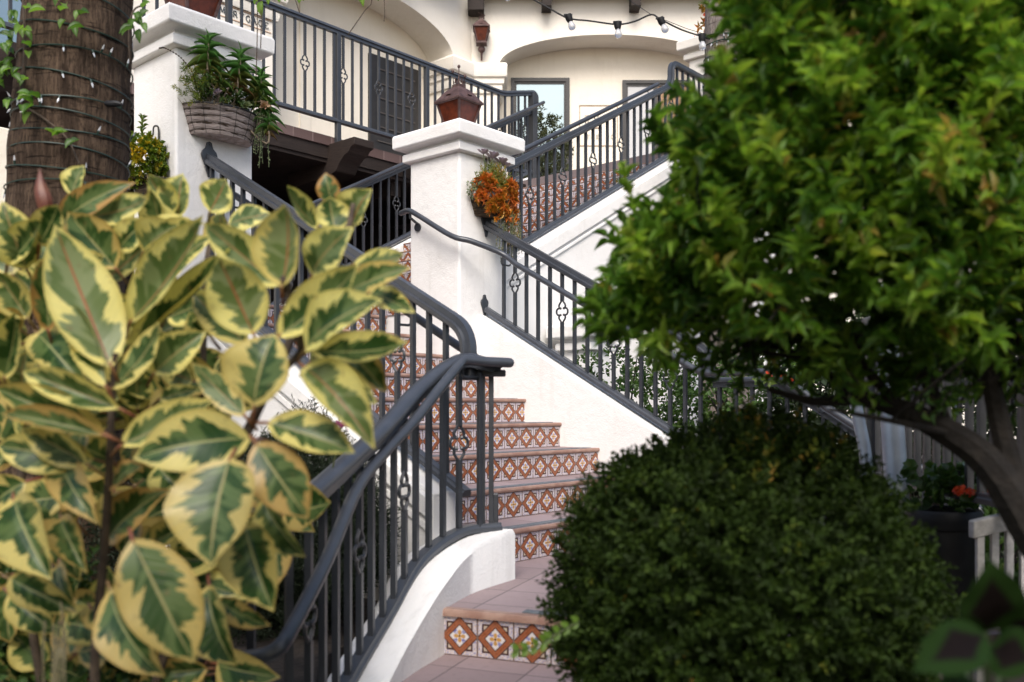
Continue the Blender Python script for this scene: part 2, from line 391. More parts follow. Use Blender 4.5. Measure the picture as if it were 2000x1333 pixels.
# ------------------------------------------------------------------ staircases
def flight(name, G, a0, tread, n, lo, hi, z0, ri, zbase, label, loc, lo_fn=None, hi_fn=None, nh=0.026):
    root = thing(name, loc, label, 'staircase')
    for k in range(n):
        a = a0+k*tread; zt = z0+(k+1)*ri; l = lo_fn(k) if lo_fn else lo; h = hi_fn(k) if hi_fn else hi
        def bx(m, a_0, a_1, z_0, z_1, l=l, h=h):
            m.hexa([G(a_0, l, z_0), G(a_0, h, z_0), G(a_1, h, z_0), G(a_1, l, z_0), G(a_0, l, z_1), G(a_0, h, z_1), G(a_1, h, z_1), G(a_1, l, z_1)])
        m = MB(); bx(m, a+0.009, a+tread+0.007, zbase, zt-nh)
        st = m.build('step', M_WHITE, root)
        m = MB(); th = ri-0.028; L = (h-l)/0.155
        f0 = G(a, l, zt-ri+0.001); f1 = G(a, h, zt-ri+0.001); f2 = G(a, h, zt-nh-0.001); f3 = G(a, l, zt-nh-0.001)
        off = 0.31 if k % 2 else 0.0
        m.add([f0, f1, f2, f3], [(0, 1, 2, 3)], [[(off, 0), (L+off, 0), (L+off, 1), (off, 1)]])
        q = G(0.008, 0, 0)-G(0, 0, 0)
        m.add([f0, f1, f2, f3, f0+q, f1+q, f2+q, f3+q], [(0, 4, 5, 1), (1, 5, 6, 2), (2, 6, 7, 3), (3, 7, 4, 0)])
        m.build('riser_tiles', M_TILE, st)
        m = MB(); t0 = [G(a+0.001, l, zt), G(a+0.001, h, zt), G(a+tread-0.001, h, zt), G(a+tread-0.001, l, zt)]
        m.add(t0, [(0, 1, 2, 3)], [[(0.02, l), (0.02, h), (0.02+0.3, h), (0.02+0.3, l)]])
        bo = [p-V((0, 0, nh-0.002)) for p in t0]
        for i in range(4): m.add([t0[i], bo[i], bo[(i+1) % 4], t0[(i+1) % 4]], [(0, 1, 2, 3)])
        m.build('tread', M_TREAD, st)
        m = MB(); pr = [(0, -0.026), (-0.010, -0.026), (-0.015, -0.022), (-0.018, -0.013), (-0.015, -0.004), (-0.010, 0.0), (0, 0.0)]
        m.prism([G(a+p[0]*nh/0.026, l, zt+p[1]*nh/0.026) for p in pr], G(0, h-l, 0)-G(0, 0, 0)); m.build('nosing', M_NOSE, st)
        m = MB(); bx(m, a+0.018, a+0.085, zt+0.0005, zt+0.004, l+0.08, h-0.06); m.build('grip_strip', M_GRIP, st)
    return root
flight('lower_staircase', lambda a, b, z: W(a, b, z), UA, TR, 9, 3.30, VR, H0, RI, -1.3, 'broad lower staircase with patterned tile risers climbing away from the paved landing', W(UA, 4.3, H0),
       hi_fn=lambda k: VR if k < 6 else 5.23)
sheet('middle_landing', [tuple(W(6.37, 3.3).xy), tuple(W(6.37, 5.24).xy), tuple(W(10.0, 5.24).xy), tuple(W(10.0, 1.0).xy), tuple(W(6.8, 1.0).xy), tuple(W(6.8, 3.3).xy)], ZL-0.004, M_PAVE, 0.3)
U4 = 5.31; U5 = 7.77; V0 = 5.25; TU = 0.33; RU = (ZD-ZL)/12
flight('upper_staircase', lambda a, b, z: W(b, a, z), V0, TU, 12, U4+0.12, U5-0.12, ZL, RU, -0.3, 'upper staircase of orange diamond tiles rising behind the lantern pillar to the arcade', W(6.5, V0, ZL),
       lo_fn=lambda k: 5.72 if k < 2 else U4+0.12, nh=0.009)

def wall_uv(name, prof, axis, c0, c1, mat, label, cat='wall', bevel=0.012, parts=None):
    """upright wall: prof = (a, z) outline, axis 'u' or 'v' tells what a is; c0..c1 = thickness range"""
    m = MB()
    if axis == 'u': pts = [W(a, c0, z) for a, z in prof]; ex = VD*(c1-c0)
    else: pts = [W(c0, a, z) for a, z in prof]; ex = UD*(c1-c0)
    m.prism(pts, ex); o = m.build(name, mat, loc=pts[0], bevel=bevel)
    return tag(o, label, cat)
# right wall of the lower flight
UC, VC, PW = 5.132, 5.217, 0.575
SL3 = 0.545
def z3(u): return 0.792+SL3*(u-UC)
wall_uv('stair_wall', [(UC+0.02, -1.6), (UC+0.02, z3(UC+0.02)-0.045), (3.12, z3(3.12)-0.045), (3.06, -0.60), (2.6, -0.61), (1.5, -1.25), (1.5, -1.6)], 'u', VR, 5.62, M_WHITE,
        'white stucco wall sloping down beside the lower stairs from the lantern pillar')
# left stringer
Z2T, M2 = 0.409, 0.5247
def z2(u): return Z2T+M2*(u-3.145)
o = wall_uv('stringer_wall', [(3.22, -1.6), (3.22, z2(3.22)-0.86), (5.42, z2(5.42)-0.86), (5.42, -1.6)], 'u', 3.09, 3.295, M_CURB,
        'white moulded stringer wall under the railing left of the lower stairs', bevel=0.01)
m = MB(); m.prism([W(3.22, 3.06, z2(3.22)-0.885), W(5.42, 3.06, z2(5.42)-0.885), W(5.42, 3.06, z2(5.42)-0.985), W(3.22, 3.06, z2(3.22)-0.985)], VD*0.031)
m.build('moulding', M_CURB, o, bevel=0.006)
m = MB(); m.prism([W(3.22, 3.075, z2(3.22)-1.02), W(5.42, 3.075, z2(5.42)-1.02), W(5.42, 3.075, z2(5.42)-1.06), W(3.22, 3.075, z2(3.22)-1.06)], VD*0.016)
m.build('moulding', M_CURB, o, bevel=0.004)
# upper flight: near stringer (tall white wall) and far curb
M4 = 0.5247
def z4t(v): return 2.60+M4*(v-7)
def z4b(v): return 1.875+M4*(v-7)
VT = 8.64
o = wall_uv('upper_stair_wall', [(5.75, -1.3), (5.75, z4b(5.75)-0.05), (VT+0.05, z4b(VT+0.05)-0.05), (11.4, z4b(VT)-0.03), (11.4, -1.3)], 'v', U4-0.11, U4+0.11, M_WHITE,
            'tall white stucco wall carrying the upper stair railing behind the orange succulents', bevel=0.01)
for d0, d1, th in ((0.075, 0.20, 0.03), (0.23, 0.265, 0.018)):
    m = MB(); m.prism([W(U4-0.11-th, a, z4b(min(a, VT))-q) for a, q in ((5.72, d0), (VT, d0), (11.4, d0), (11.4, d1), (VT, d1), (5.72, d1))], UD*(th+0.002))
    m.build('moulding', M_WHITE, o, bevel=0.008)
def z5t(v): return 2.682+M4*(v-7)
def z5b(v): return z5t(v)-0.78
wall_uv('far_stair_curb', [(4.6, 0.5), (4.6, z5b(4.6)-0.05), (9.1, z5b(9.1)-0.05), (9.1, 0.5)], 'v', U5-0.1, U5+0.1, M_WHITE,
        'white curb wall under the far railing of the upper stairs, beneath the balcony')

# curved curb in front, carrying the near railing
R1P = [(-0.09, 4.47), (-0.25, 4.37), (-0.407, 4.1), (-0.503, 3.78), (-0.588, 3.42), (-0.66, 3.0), (-0.70, 2.55)]
FCP = [(0.015, 4.46), (-0.165, 4.14), (-0.272, 3.82), (-0.385, 3.50), (-0.46, 3.18), (-0.52, 2.75), (-0.56, 2.3)]
CZ = [-0.585, -0.62, -0.705, -0.865, -1.005, -1.15, -1.3]
m = MB(); R = crom([V((*p, z)) for p, z in zip(R1P, CZ)], 6); Fc = crom([V((*p, z)) for p, z in zip(FCP, CZ)], 6)
vs = []; n = len(R)
for r_, f_ in zip(R, Fc):
    inn = r_+(r_-f_)*0.75; inn.z = r_.z
    edge = f_+(r_-f_)*0.12
    vs += [V((inn.x, inn.y, -1.8)), inn, edge, V((f_.x, f_.y, f_.z-0.022)), V((f_.x, f_.y, -1.8))]
fs = [(i*5+k, i*5+(k+1) % 5, (i+1)*5+(k+1) % 5, (i+1)*5+k) for i in range(n-1) for k in range(5)]
fs += [(0, 1, 2, 3, 4), tuple(range((n-1)*5, n*5))[::-1]]
m.add(vs, fs); o = m.build('curved_curb', M_CURB, loc=(R[0].x, R[0].y, -1.0), smooth=True, angle=50)
tag(o, 'low curved white curb wall with sloping top under the near black railing', 'curb wall')
# single front step: riser tiles + nosing + pads
root = thing('front_step', V((0.2, 3.63, Z0)), 'single bottom step with large diamond tiles in front of the round bush', 'step')
m = MB(); acc = 0.62; pl = [V((x, y, 0)) for x, y in LEDGE]
nrm = V((-0.355, -0.935, 0))*0.012
for a, b_ in zip(pl, pl[1:]):
    L = (b_-a).length/0.158
    z0, z1 = Z0+0.001, H0-0.027
    m.add([a+nrm+Z3*z0, b_+nrm+Z3*z0, b_+nrm+Z3*z1, a+nrm+Z3*z1], [(0, 1, 2, 3)], [[(acc, 0), (acc+L, 0), (acc+L, 1), (acc, 1)]]); acc += L
m.build('riser_tiles', M_TILE, root)
m = MB(); m.sweep([p+nrm*0.6+Z3*(H0-0.012) for p in pl], [(0.02, -0.014), (0.02, 0.006), (0.014, 0.015), (-0.02, 0.0155), (-0.02, -0.014)]); m.build('nosing', M_NOSE, root, smooth=True)
m = MB()
for k, (t0, t1) in enumerate(((0.42, 0.80), (0.86, 1.2))):
    a = V((-0.2, 3.79, 0)).lerp(V((0.62, 3.45, 0)), t0*0.62+0.02); b_ = V((-0.2, 3.79, 0)).lerp(V((0.62, 3.45, 0)), t1*0.62)
    m.hexa([a+E2*0.03+Z3*(H0+0.0015), b_+E2*0.03+Z3*(H0+0.0015), b_+E2*0.085+Z3*(H0+0.0015), a+E2*0.085+Z3*(H0+0.0015), a+E2*0.03+Z3*(H0+0.005), b_+E2*0.03+Z3*(H0+0.005), b_+E2*0.085+Z3*(H0+0.005), a+E2*0.085+Z3*(H0+0.005)])
m.build('grip_strip', M_GRIP, root)

# ------------------------------------------------------------------ pillars
def pillar(name, u0, v0, w_, zb, zt, label, mat=None):
    mat = mat or M_WHITE
    root = thing(name, W(u0+w_/2, v0+w_/2, zb), label, 'pillar')
    m = MB(); m.buv(u0, u0+w_, v0, v0+w_, zb, zt-0.225); m.build('shaft', mat, root, bevel=0.022)
    m = MB()
    cen = W(u0+w_/2, v0+w_/2, 0); rt = math.atan2((UD+VD).y, (UD+VD).x); s2 = math.sqrt(2)
    h = w_/2
    pr = [(h-0.01, zt-0.232), (h+0.040, zt-0.228), (h+0.044, zt-0.218), (h+0.044, zt-0.168), (h+0.036, zt-0.160), (h+0.012, zt-0.156), (h+0.012, zt-0.132), (h+0.092, zt-0.122), (h+0.102, zt-0.112), (h+0.104, zt-0.024), (h+0.094, zt-0.008), (h+0.07, zt), (0.05, zt+0.004)]
    m.lathe(cen, [(r*s2, z) for r, z in pr], 4, rt); m.build('cap', mat, root, bevel=0.01)
    return root
pillar('lantern_pillar', UC, VC, PW, -1.0, 2.245, 'white stucco pillar in the middle with a brown lantern standing on its stepped cap')
pillar('lantern_pillar', 5.414, 2.978, 0.556, -1.2, 2.487, 'white stucco pillar on the left with the wicker basket of aloes hung on it')
pillar('lantern_pillar', 5.05, 9.5, 0.55, -1.2, 4.27, 'white stucco pillar at the top of the upper stairs beside the grey palm trunk', M_FRONT)
pillar('garden_pillar', 4.75, 6.42, 0.30, -0.6, 0.72, 'short capped white pillar in the bed behind the sloping black railing')

# ------------------------------------------------------------------ arcade building
bld = thing('arcade_building', W(9.6, 6, -1.0), 'cream stucco arcade with two shallow arches behind the upper walkway', 'building')
def arch_wall(G, a0, a1, openings, z0, zt, zs, th, mat, name='front_wall'):
    """G(a, d, z): a along, d depth"""
    m = MB(); cur = a0
    def blk(x0, x1, zb): m.hexa([G(x0, 0, zb), G(x1, 0, zb), G(x1, th, zb), G(x0, th, zb), G(x0, 0, zt), G(x1, 0, zt), G(x1, th, zt), G(x0, th, zt)])
    for c, a, b_ in openings:
        if c-a > cur+0.01: blk(cur, c-a, z0)
        n = 40; vs = []
        for i in range(n+1):
            t = math.pi*(1-i/n); x = c+a*math.cos(t); z = zs+b_*math.sin(t)
            vs += [G(x, 0, z), G(x, 0, zt), G(x, th, zt), G(x, th, z)]
        m.add(vs, [(i*4+k, (i+1)*4+k, (i+1)*4+(k+1) % 4, i*4+(k+1) % 4) for i in range(n) for k in range(4)])
        cur = c+a
    if a1 > cur: blk(cur, a1, z0)
    return m.build(name, mat, bld, smooth=True, angle=30)
UFR = 9.4; YF = 13.567; TH = 0.52
arch_wall(lambda a, d, z: W(UFR+d, a, z), -2.0, 9.80, [(1.9, 1.5, 0.52), (7.93, 1.5, 0.52)], ZD+0.003, 6.3, 5.0, TH, M_FRONT)
arch_wall(lambda a, d, z: V((a, YF+d, z)), -0.594, 9.0, [(1.42, 1.607, 0.446), (5.9, 1.6, 0.446)], ZD+0.003, 6.3, 5.0, TH-0.02, M_FRONT)
m = MB(); m.buv(UFR+TH+0.002, UFR+TH+0.25, -2.0, 10.4, ZD-0.1, 6.3); m.build('back_wall', M_CREAM, bld)
m = MB(); m.box((3.9, YF+TH+0.1, (ZD+6.2)/2), (5.1, 0, 0), (0, 0.118, 0), (0, 0, (6.2-ZD)/2+0.05)); m.build('back_wall', M_CREAM, bld)
# pilaster strip beside the door in the left arch
m = MB(); m.buv(UFR+TH-0.02, UFR+TH+0.01, 7.16, 7.32, ZD, 5.3); m.build('pilaster', M_CREAM, bld)
# pier capital wrapping the bend
def capital(pts, prof):
    m = MB(); m.sweep(pts, prof); return m.build('capital', M_FRONT, bld, smooth=True, angle=35)
cprof = [(-0.02, -0.42), (0.03, -0.42), (0.045, -0.36), (0.045, -0.31), (0.07, -0.29), (0.075, -0.22), (0.105, -0.20), (0.115, -0.17), (0.12, -0.03), (0.10, 0.0), (-0.02, 0.0)]
cp = [W(UFR+TH, 9.43, 5.0), W(UFR, 9.43, 5.0), W(UFR, 9.80, 5.0), V((-0.187, YF, 5.0)), V((-0.187, YF+TH-0.02, 5.0))]
capital(cp, cprof)
capital([W(UFR+TH, 6.43, 5.0), W(UFR, 6.43, 5.0), W(UFR, 3.4, 5.0), W(UFR+TH, 3.4, 5.0)], [(-x, y) for x, y in cprof][::-1])
capital([V((3.027, YF+TH-0.02, 5.0)), V((3.027, YF, 5.0)), V((4.3, YF, 5.0)), V((4.3, YF+TH-0.02, 5.0))], cprof)
# eave, rafter tails
m = MB(); m.buv(UFR-0.35, UFR+0.8, -2.0, 9.35, 5.98, 6.25); m.build('eave', M_TIMBER, bld)
m = MB(); m.box((4.4, YF+0.2, 6.11), (4.9, 0, 0), (0, 0.55, 0), (0, 0, 0.128)); m.build('eave', M_TIMBER, bld)
for v in (2.2, 3.4, 4.6, 5.8, 7.0, 8.2):
    m = MB(); m.buv(UFR-0.55, UFR+0.01, v-0.07, v+0.07, 5.78, 5.97); m.build('rafter_tail', M_TIMBER, bld)
for x in (-0.52, 0.5, 1.78, 3.0, 4.2, 5.4):
    dz = -0.05 if x < 0 else 0.0; hw = 0.115 if x < 0 else 0.07
    m = MB(); m.box((x, YF-0.13, 5.87+dz*0.6), (hw, 0, 0), (0, 0.135, 0), (0, 0, 0.11-dz*0.6)); m.build('rafter_tail', M_TIMBER, bld)
# doors and windows
def opening(G, a0, a1, z0, z1, fr=0.07, mull=None, panes=None):
    f = MB()
    def bx(m, x0, x1, d0, d1, za, zb): m.hexa([G(x0, d0, za), G(x1, d0, za), G(x1, d1, za), G(x0, d1, za), G(x0, d0, zb), G(x1, d0, zb), G(x1, d1, zb), G(x0, d1, zb)])
    bx(f, a0, a0+fr, -0.05, 0.02, z0, z1); bx(f, a1-fr, a1, -0.05, 0.02, z0, z1); bx(f, a0+fr, a1-fr, -0.05, 0.02, z1-fr, z1); bx(f, a0+fr, a1-fr, -0.05, 0.02, z0, z0+fr)
    xs = [a0+fr]+(mull or [])+[a1-fr]
    for x in (mull or []): bx(f, x-0.03, x+0.03, -0.045, 0.015, z0+fr, z1-fr)
    # inner stop
    for x0, x1 in zip(xs, xs[1:]):
        bx(f, x0+0.002, x0+0.03, -0.03, 0.01, z0+fr, z1-fr); bx(f, x1-0.03, x1-0.002, -0.03, 0.01, z0+fr, z1-fr); bx(f, x0+0.03, x1-0.03, -0.03, 0.01, z1-fr-0.03, z1-fr)
    root = f.build('glass_door', M_DOOR, bld)
    for i, (x0, x1) in enumerate(zip(xs, xs[1:])):
        p = MB(); bx(p, x0+0.03, x1-0.03, -0.012, -0.004, z0+fr, z1-fr-0.03); p.build('pane', (panes[i] if panes else M_GLASS), root)
    return root
GB = lambda a, d, z: V((a, YF+TH-0.02+d, z))
M_BLIND = plain('grey_blind', (0.50, 0.50, 0.50), (0.44, 0.44, 0.45), 3, 0.6)
M_CURT = plain('brown_door_panel', (0.22, 0.12, 0.05), (0.30, 0.17, 0.08), 5, 0.5)
M_SKYP = plain('coated_glass', (0.30, 0.38, 0.40), None, rough=0.03, metal=0.6, spec=0.9)
opening(GB, -0.016, 0.87, ZD+0.01, 4.975, 0.055, None, [M_SKYP])
opening(GB, 1.67, 2.72, ZD+0.01, 4.94, 0.05, [2.17], [M_BLIND, M_CURT])
opening(lambda a, d, z: W(UFR-0.004+d, a, z), 3.25, 3.95, 3.1, 4.5, 0.06, None, [M_SKYP])
d = MB(); d.buv(UFR+TH-0.045, UFR+TH+0.002, 8.296, 9.245, ZD+0.01, 4.87); dr = d.build('door', M_DOOR, bld)
s = MB()
for k in range(9):
    zz = ZD+0.25+k*0.2; s.buv(UFR+TH-0.060, UFR+TH-0.044, 8.42, 9.12, zz, zz+0.016)
s.build('louvre', plain('louvre_edge', (0.07, 0.06, 0.055)), dr)
# lower storey on the right, seen through the tree
m = MB(); m.box((6.6, 12.7, 0.8), (3.3, 0, 0), (0, 0.2, 0), (0, 0, 2.0)); m.build('lower_wall', M_FRONT, bld)
# ------------------------------------------------------------------ balcony
bal = thing('balcony', W(8.8, 5, ZD-0.4), 'raised walkway slab with dark brick edge and dark timber underside', 'balcony')
m = MB(); m.buv(7.90, UFR+TH+0.24, -1.0, 8.80, ZD-0.26, ZD); m.build('slab', M_TIMBER, bal)
pts = [W(7.90, 8.802), W(U4+0.115, 8.802), W(U4+0.115, 11.4), V((9, 11.6, 0)), V((9, 14.05, 0)), V((-2.2, 14.05, 0)), W(10.17, 8.802)]
m = MB(); m.prism([V((p.x, p.y, ZD-0.26)) for p in pts], (0, 0, 0.26)); m.build('slab', M_PAVE, bal)
m = MB(); L = 9.8
for a, b_ in ((-1.0, 8.80),):
    z0, z1 = ZD-0.085, ZD+0.012; us = 7.86
    f = [W(us, a, z0), W(us, b_, z0), W(us, b_, z1), W(us, a, z1)]
    m.add(f, [(0, 1, 2, 3)], [[(0, 0.01), (L, 0.01), (L, 0.11), (0, 0.11)]])
    g = [p+UD*0.3 for p in f]; m.add([f[3], f[2], g[2], g[3]], [(0, 1, 2, 3)], [[(0, 0), (L, 0), (L, 0.1), (0, 0.1)]]); m.add([f[0], g[0], g[1], f[1]], [(0, 1, 2, 3)])
m.build('brick_edge', M_BRICK, bal)
m = MB(); m.buv(7.88, 7.899, -1.0, 8.8, ZD-0.22, ZD-0.086); m.build('fascia', M_TIMBER, bal)
def corbel(v, ue):
    m = MB(); pr = [(8.6, 2.30), (8.6, 2.66), (ue, 2.66), (ue, 2.585), (ue+0.06, 2.565), (ue+0.10, 2.52), (ue+0.16, 2.50), (ue+0.24, 2.44), (ue+0.30, 2.36), (ue+0.42, 2.33)]
    m.prism([W(u, v-0.13, z+0.1) for u, z in pr], VD*0.26); return m.build('corbel', M_TIMBER, bal, bevel=0.006)
corbel(6.18, 7.45); corbel(2.9, 7.45); corbel(8.62, 7.45)
m = MB(); m.buv(10.0, 10.1, -1.0, 11.5, -0.9, ZD-0.27); m.build('under_wall', M_TIMBER, bal)  # dark timber colour stands in for the deep shade under the balcony
m = MB(); m.buv(7.95, 10.0, -1.05, -0.98, -0.9, ZD-0.27); m.build('under_wall', M_TIMBER, bal)
for v in (3.9, 5.0, 7.1):
    m = MB(); m.buv(8.0, 9.99, v-0.07, v+0.07, ZD-0.42, ZD-0.262); m.build('joist', M_TIMBER, bal)
o = MB(); o.buv(6.5, 6.7, -0.6, 2.75, -1.2, 1.83); tag(o.build('garden_wall', M_CREAM, loc=W(6.5, 1, -1.2), bevel=0.01), 'cream stucco wall behind the palm trunk at the far left', 'wall')
# ------------------------------------------------------------------ railings
TOPP = [(-0.022, -0.034), (-0.022, -0.004), (-0.037, 0.0), (-0.038, 0.016), (-0.030, 0.028), (-0.012, 0.034), (0.012, 0.034), (0.030, 0.028), (0.038, 0.016), (0.037, 0.0), (0.022, -0.004), (0.022, -0.034)]
BOTP = [(-0.033, -0.016), (-0.033, 0.004), (-0.024, 0.010), (-0.022, 0.022), (0.022, 0.022), (0.024, 0.010), (0.033, 0.004), (0.033, -0.016)]
QH = [(0.0, 0.088), (0.012, 0.074), (0.026, 0.057), (0.031, 0.044), (0.028, 0.031), (0.017, 0.026), (0.030, 0.027), (0.045, 0.022), (0.053, 0.010), (0.053, -0.010), (0.045, -0.022), (0.030, -0.027), (0.017, -0.026), (0.028, -0.031), (0.031, -0.044), (0.026, -0.057), (0.012, -0.074), (0.0, -0.088)]
def baluster(root, p, z0, z1, t, medal=False, h=0.0115, mat=None):
    t = V((t.x, t.y, 0)).normalized(); nn = V((-t.y, t.x, 0)); m = MB(); x, y = p.x, p.y
    def bar(a, b_): m.box((x, y, (a+b_)/2), t*h, nn*h, (0, 0, (b_-a)/2))
    if medal:
        zc = z0+(z1-z0)*0.53
        bar(z0, zc-0.080); bar(zc+0.080, z1)
        c = V((x, y, zc))
        for s in (-1, 1): m.tube([c+t*(s*max(a, 0.004))+Z3*b_ for a, b_ in QH], 0.0078, 6)
        for s in (-1, 1):
            for q in (-1, 1): m.ball(c+t*(s*0.017)+Z3*(q*0.025), 0.0105, 6)
        o = m.build('medallion_baluster', mat or M_IRON, root, smooth=True, angle=35)
    else: bar(z0, z1); o = m.build('baluster', mat or M_IRON, root)
    return o
def resample(pts, step, start):
    out = []; acc = 0.0; nxt = start
    for a, b_ in zip(pts, pts[1:]):
        L = math.hypot(b_.x-a.x, b_.y-a.y)
        while L > 0 and nxt <= acc+L:
            k = (nxt-acc)/L; out.append((a.lerp(b_, k), (b_-a))); nxt += step
        acc += L
    return out
def zat(line, p):
    best = None
    for a, b_ in zip(line, line[1:]):
        d = V((b_.x-a.x, b_.y-a.y, 0)); L2 = d.length_squared
        if L2 < 1e-8: continue
        k = max(0, min(1, ((p.x-a.x)*d.x+(p.y-a.y)*d.y)/L2)); q = a.lerp(b_, k)
        e = (q.x-p.x)**2+(q.y-p.y)**2
        if best is None or e < best[0]: best = (e, q.z)
    return best[1]
def railing(label, loc, tops, bots, step=0.115, start=0.06, every=4, first=1, side=None, bal=None, mats=None, extra_top=None, wide=1.0):
    root = thing('iron_railing', loc, label, 'railing', 'dark iron railings with quatrefoil balusters')
    for tp in (extra_top or [tops]):
        m = MB(); m.sweep(tp, [(a*wide, b_) for a, b_ in TOPP], side); m.build('top_rail', M_IRON2, root, smooth=True, angle=50)
    if bots:
        m = MB(); m.sweep(bots, BOTP, None); m.build('bottom_rail', M_IRON2, root, smooth=True, angle=50)
    line = bal or bots
    for i, (p, d) in enumerate(resample(line, step, start)):
        baluster(root, p, zat(bots or line, p)+0.012, zat(tops, p)-0.02, d, every and i % every == first)
    return root
def handrail(root, pts, r=0.022, caps=None):
    m = MB(); m.tube(pts, r, 12)
    for e in (0, -1): m.ball(pts[e], r, 10)
    return m.build('handrail', M_IRON2, root, smooth=True, angle=60)
def bracket(root, a, b_):        # curved arm from rail a down to handrail b
    m = MB(); mid = V((a.x, a.y, b_.z-0.05)); m.tube(rounded([a, mid, V((b_.x, b_.y, b_.z-0.05)), b_], 0.03, 4), 0.007, 6)
    return m.build('bracket', M_IRON, root, smooth=True)
def post(root, x, y, z0, z1, t, h=0.02):
    t = V((t.x, t.y, 0)).normalized(); nn = V((-t.y, t.x, 0)); m = MB(); m.box((x, y, (z0+z1)/2), t*h, nn*h, (0, 0, (z1-z0)/2))
    return m.build('post', M_IRON, root, bevel=0.003)
def plate(root, c, across, out, s=1.0):
    pr = [(0, 0.115), (0.017, 0.108), (0.02, 0.09), (0.028, 0.07), (0.05, 0.05), (0.058, 0.025), (0.05, 0.0), (0.036, -0.03), (0.02, -0.075), (0.008, -0.115)]
    pr = pr+[(-a, b_) for a, b_ in pr[::-1] if a > 0]
    m = MB(); m.prism([V(c)+across*(a*s)+Z3*(b_*s) for a, b_ in pr], out*0.014)
    m.ball(V(c)+Z3*0.095*s+out*0.014, 0.008, 6)
    return m.build('wall_plate', M_IRON, root, bevel=0.003)

# R1: near curved railing
RZ = [0.215, 0.215, 0.075, -0.075, -0.195, -0.30, -0.36]
tp = crom([V((0.0-0.06, 4.46, 0.19)), V((-0.13, 4.43, 0.207))]+[V((*p, z)) for p, z in list(zip(R1P, RZ))[1:6]], 6)
tp = rounded(tp[:-1]+[V((-0.665, 2.98, -0.305)), V((-0.80, 2.86, -0.32)), V((-1.25, 2.9, -0.32))], 0.05, 3)
bt = crom([V((-0.06, 4.475, -0.575))]+[V((*p, z+0.03)) for p, z in list(zip(R1P, CZ))[1:7]], 6)
bal = bt[:25]+[V((-0.68, 2.94, -1.15)), V((-0.80, 2.87, -1.15)), V((-1.25, 2.9, -1.15))]
r1 = railing('near railing on the curved white curb with a pipe handrail, beside the variegated plant', V((-0.4, 4.1, -0.8)), tp, bt, 0.118, 0.10, 4, 1, bal=bal, wide=1.0)
hp = [P(995, 709, 4.40), P(950, 707, 4.36), P(905, 703, 4.28), P(860, 758, 4.12), P(807, 825, 3.93), P(755, 880, 3.70), P(700, 951, 3.38), P(640, 1090, 3.0), P(590, 1190, 2.77)]
hp = [hp[0], hp[1]]+crom(hp[2:], 5)+rounded([P(585, 1200, 2.75), P(542, 1277, 2.6), P(470, 1288, 2.66), P(345, 1298, 2.78)], 0.06, 5)[0:]
handrail(r1, hp, 0.0235)
bracket(r1, V((-0.16, 4.42, 0.17)), P(903, 715, 4.28)); bracket(r1, V((-0.52, 3.72, -0.12)), P(745, 893, 3.64))
pN = W(3.055, 3.2)
post(r1, -0.140, 4.45, -0.57, 0.20, V((1, 0, 0)), 0.012); post(r1, -0.100, 4.47, -0.57, 0.20, V((1, 0, 0)), 0.012)
m = MB(); m.box((-0.105, 4.46, 0.163), (0.075, 0, 0), (0, 0.034, 0), (0, 0, 0.016)); m.build('rail_end_cap', M_IRON, r1, bevel=0.008)
m = MB(); m.box((-0.088, 4.49, -0.50), (0.022, 0, 0), (0, 0.022, 0), (0, 0, 0.085)); m.build('post_shoe', M_IRON, r1, bevel=0.006)
# R2: left railing of lower flight, from the knee up to the left pillar
u1 = 5.40
tp = rounded([W(3.085, V2, 0.13), W(3.085, V2, z2(3.085)-0.01), W(u1, V2, z2(u1))], 0.12, 8)
bt = [W(3.10, V2, z2(3.10)-0.80), W(u1, V2, z2(u1)-0.80)]
line = [W(3.085, V2, z2(3.085)), W(u1, V2, z2(u1))]
r2 = railing('left railing of the lower stairs, climbing from the bent end to the basket pillar', W(4.2, V2, 0), line, bt, 0.118, 0.14, 4, 3, side=VD*-1, extra_top=[tp])
hp = [W(3.14, V2+0.10, z2(3.14)-0.16), W(5.28, V2+0.10, z2(5.28)-0.16), W(5.36, V2+0.10, z2(5.28)-0.15), W(5.37, V2+0.02, z2(5.28)-0.15)]
handrail(r2, rounded(hp, 0.05, 4))
for u in (3.6, 4.5, 5.2): bracket(r2, W(u, V2, z2(u)-0.03), W(u, V2+0.10, z2(u)-0.17))
plate(r2, W(5.405, V2, z2(u1)+0.0), VD, UD*-1)
post(r2, pN.x+0.03, pN.y, -0.6, z2(3.06)-0.2, UD, 0.011)
# R3: right railing of lower flight
V3 = 5.52
def z3t(u): return 1.476+SL3*(u-UC)
tp = rounded([W(UC-0.01, V3, z3t(UC)), W(3.10, V3, z3t(3.10)), W(3.10, V3, 0.20)], 0.10, 7)
bt = [W(UC-0.01, V3, z3(UC)), W(3.10, V3, z3(3.10))]
r3 = railing('right railing of the lower stairs, running down from the lantern pillar into the tree', W(4.2, V3, 0.3), tp[:2]+[W(3.10, V3, z3t(3.10))], bt, 0.118, 0.19, 4, 1, side=VD, extra_top=[tp])
flat = [W(3.06, V3, 0.165), W(2.60, V3, 0.165), W(1.4, V3, 0.165-1.2*0.63)]
m = MB(); m.sweep(flat, TOPP); m.build('top_rail', M_IRON2, r3, smooth=True, angle=50)
fb = [W(3.06, V3, -0.58), W(2.60, V3, -0.58), W(1.4, V3, -0.58-1.2*0.55)]
m = MB(); m.sweep(fb, BOTP); m.build('bottom_rail', M_IRON2, r3, smooth=True, angle=50)
for i, (p, d) in enumerate(resample(fb, 0.118, 0.04)): baluster(r3, p, zat(fb, p)+0.012, zat(flat, p)-0.02, d, i % 4 == 1)
vp = 5.41
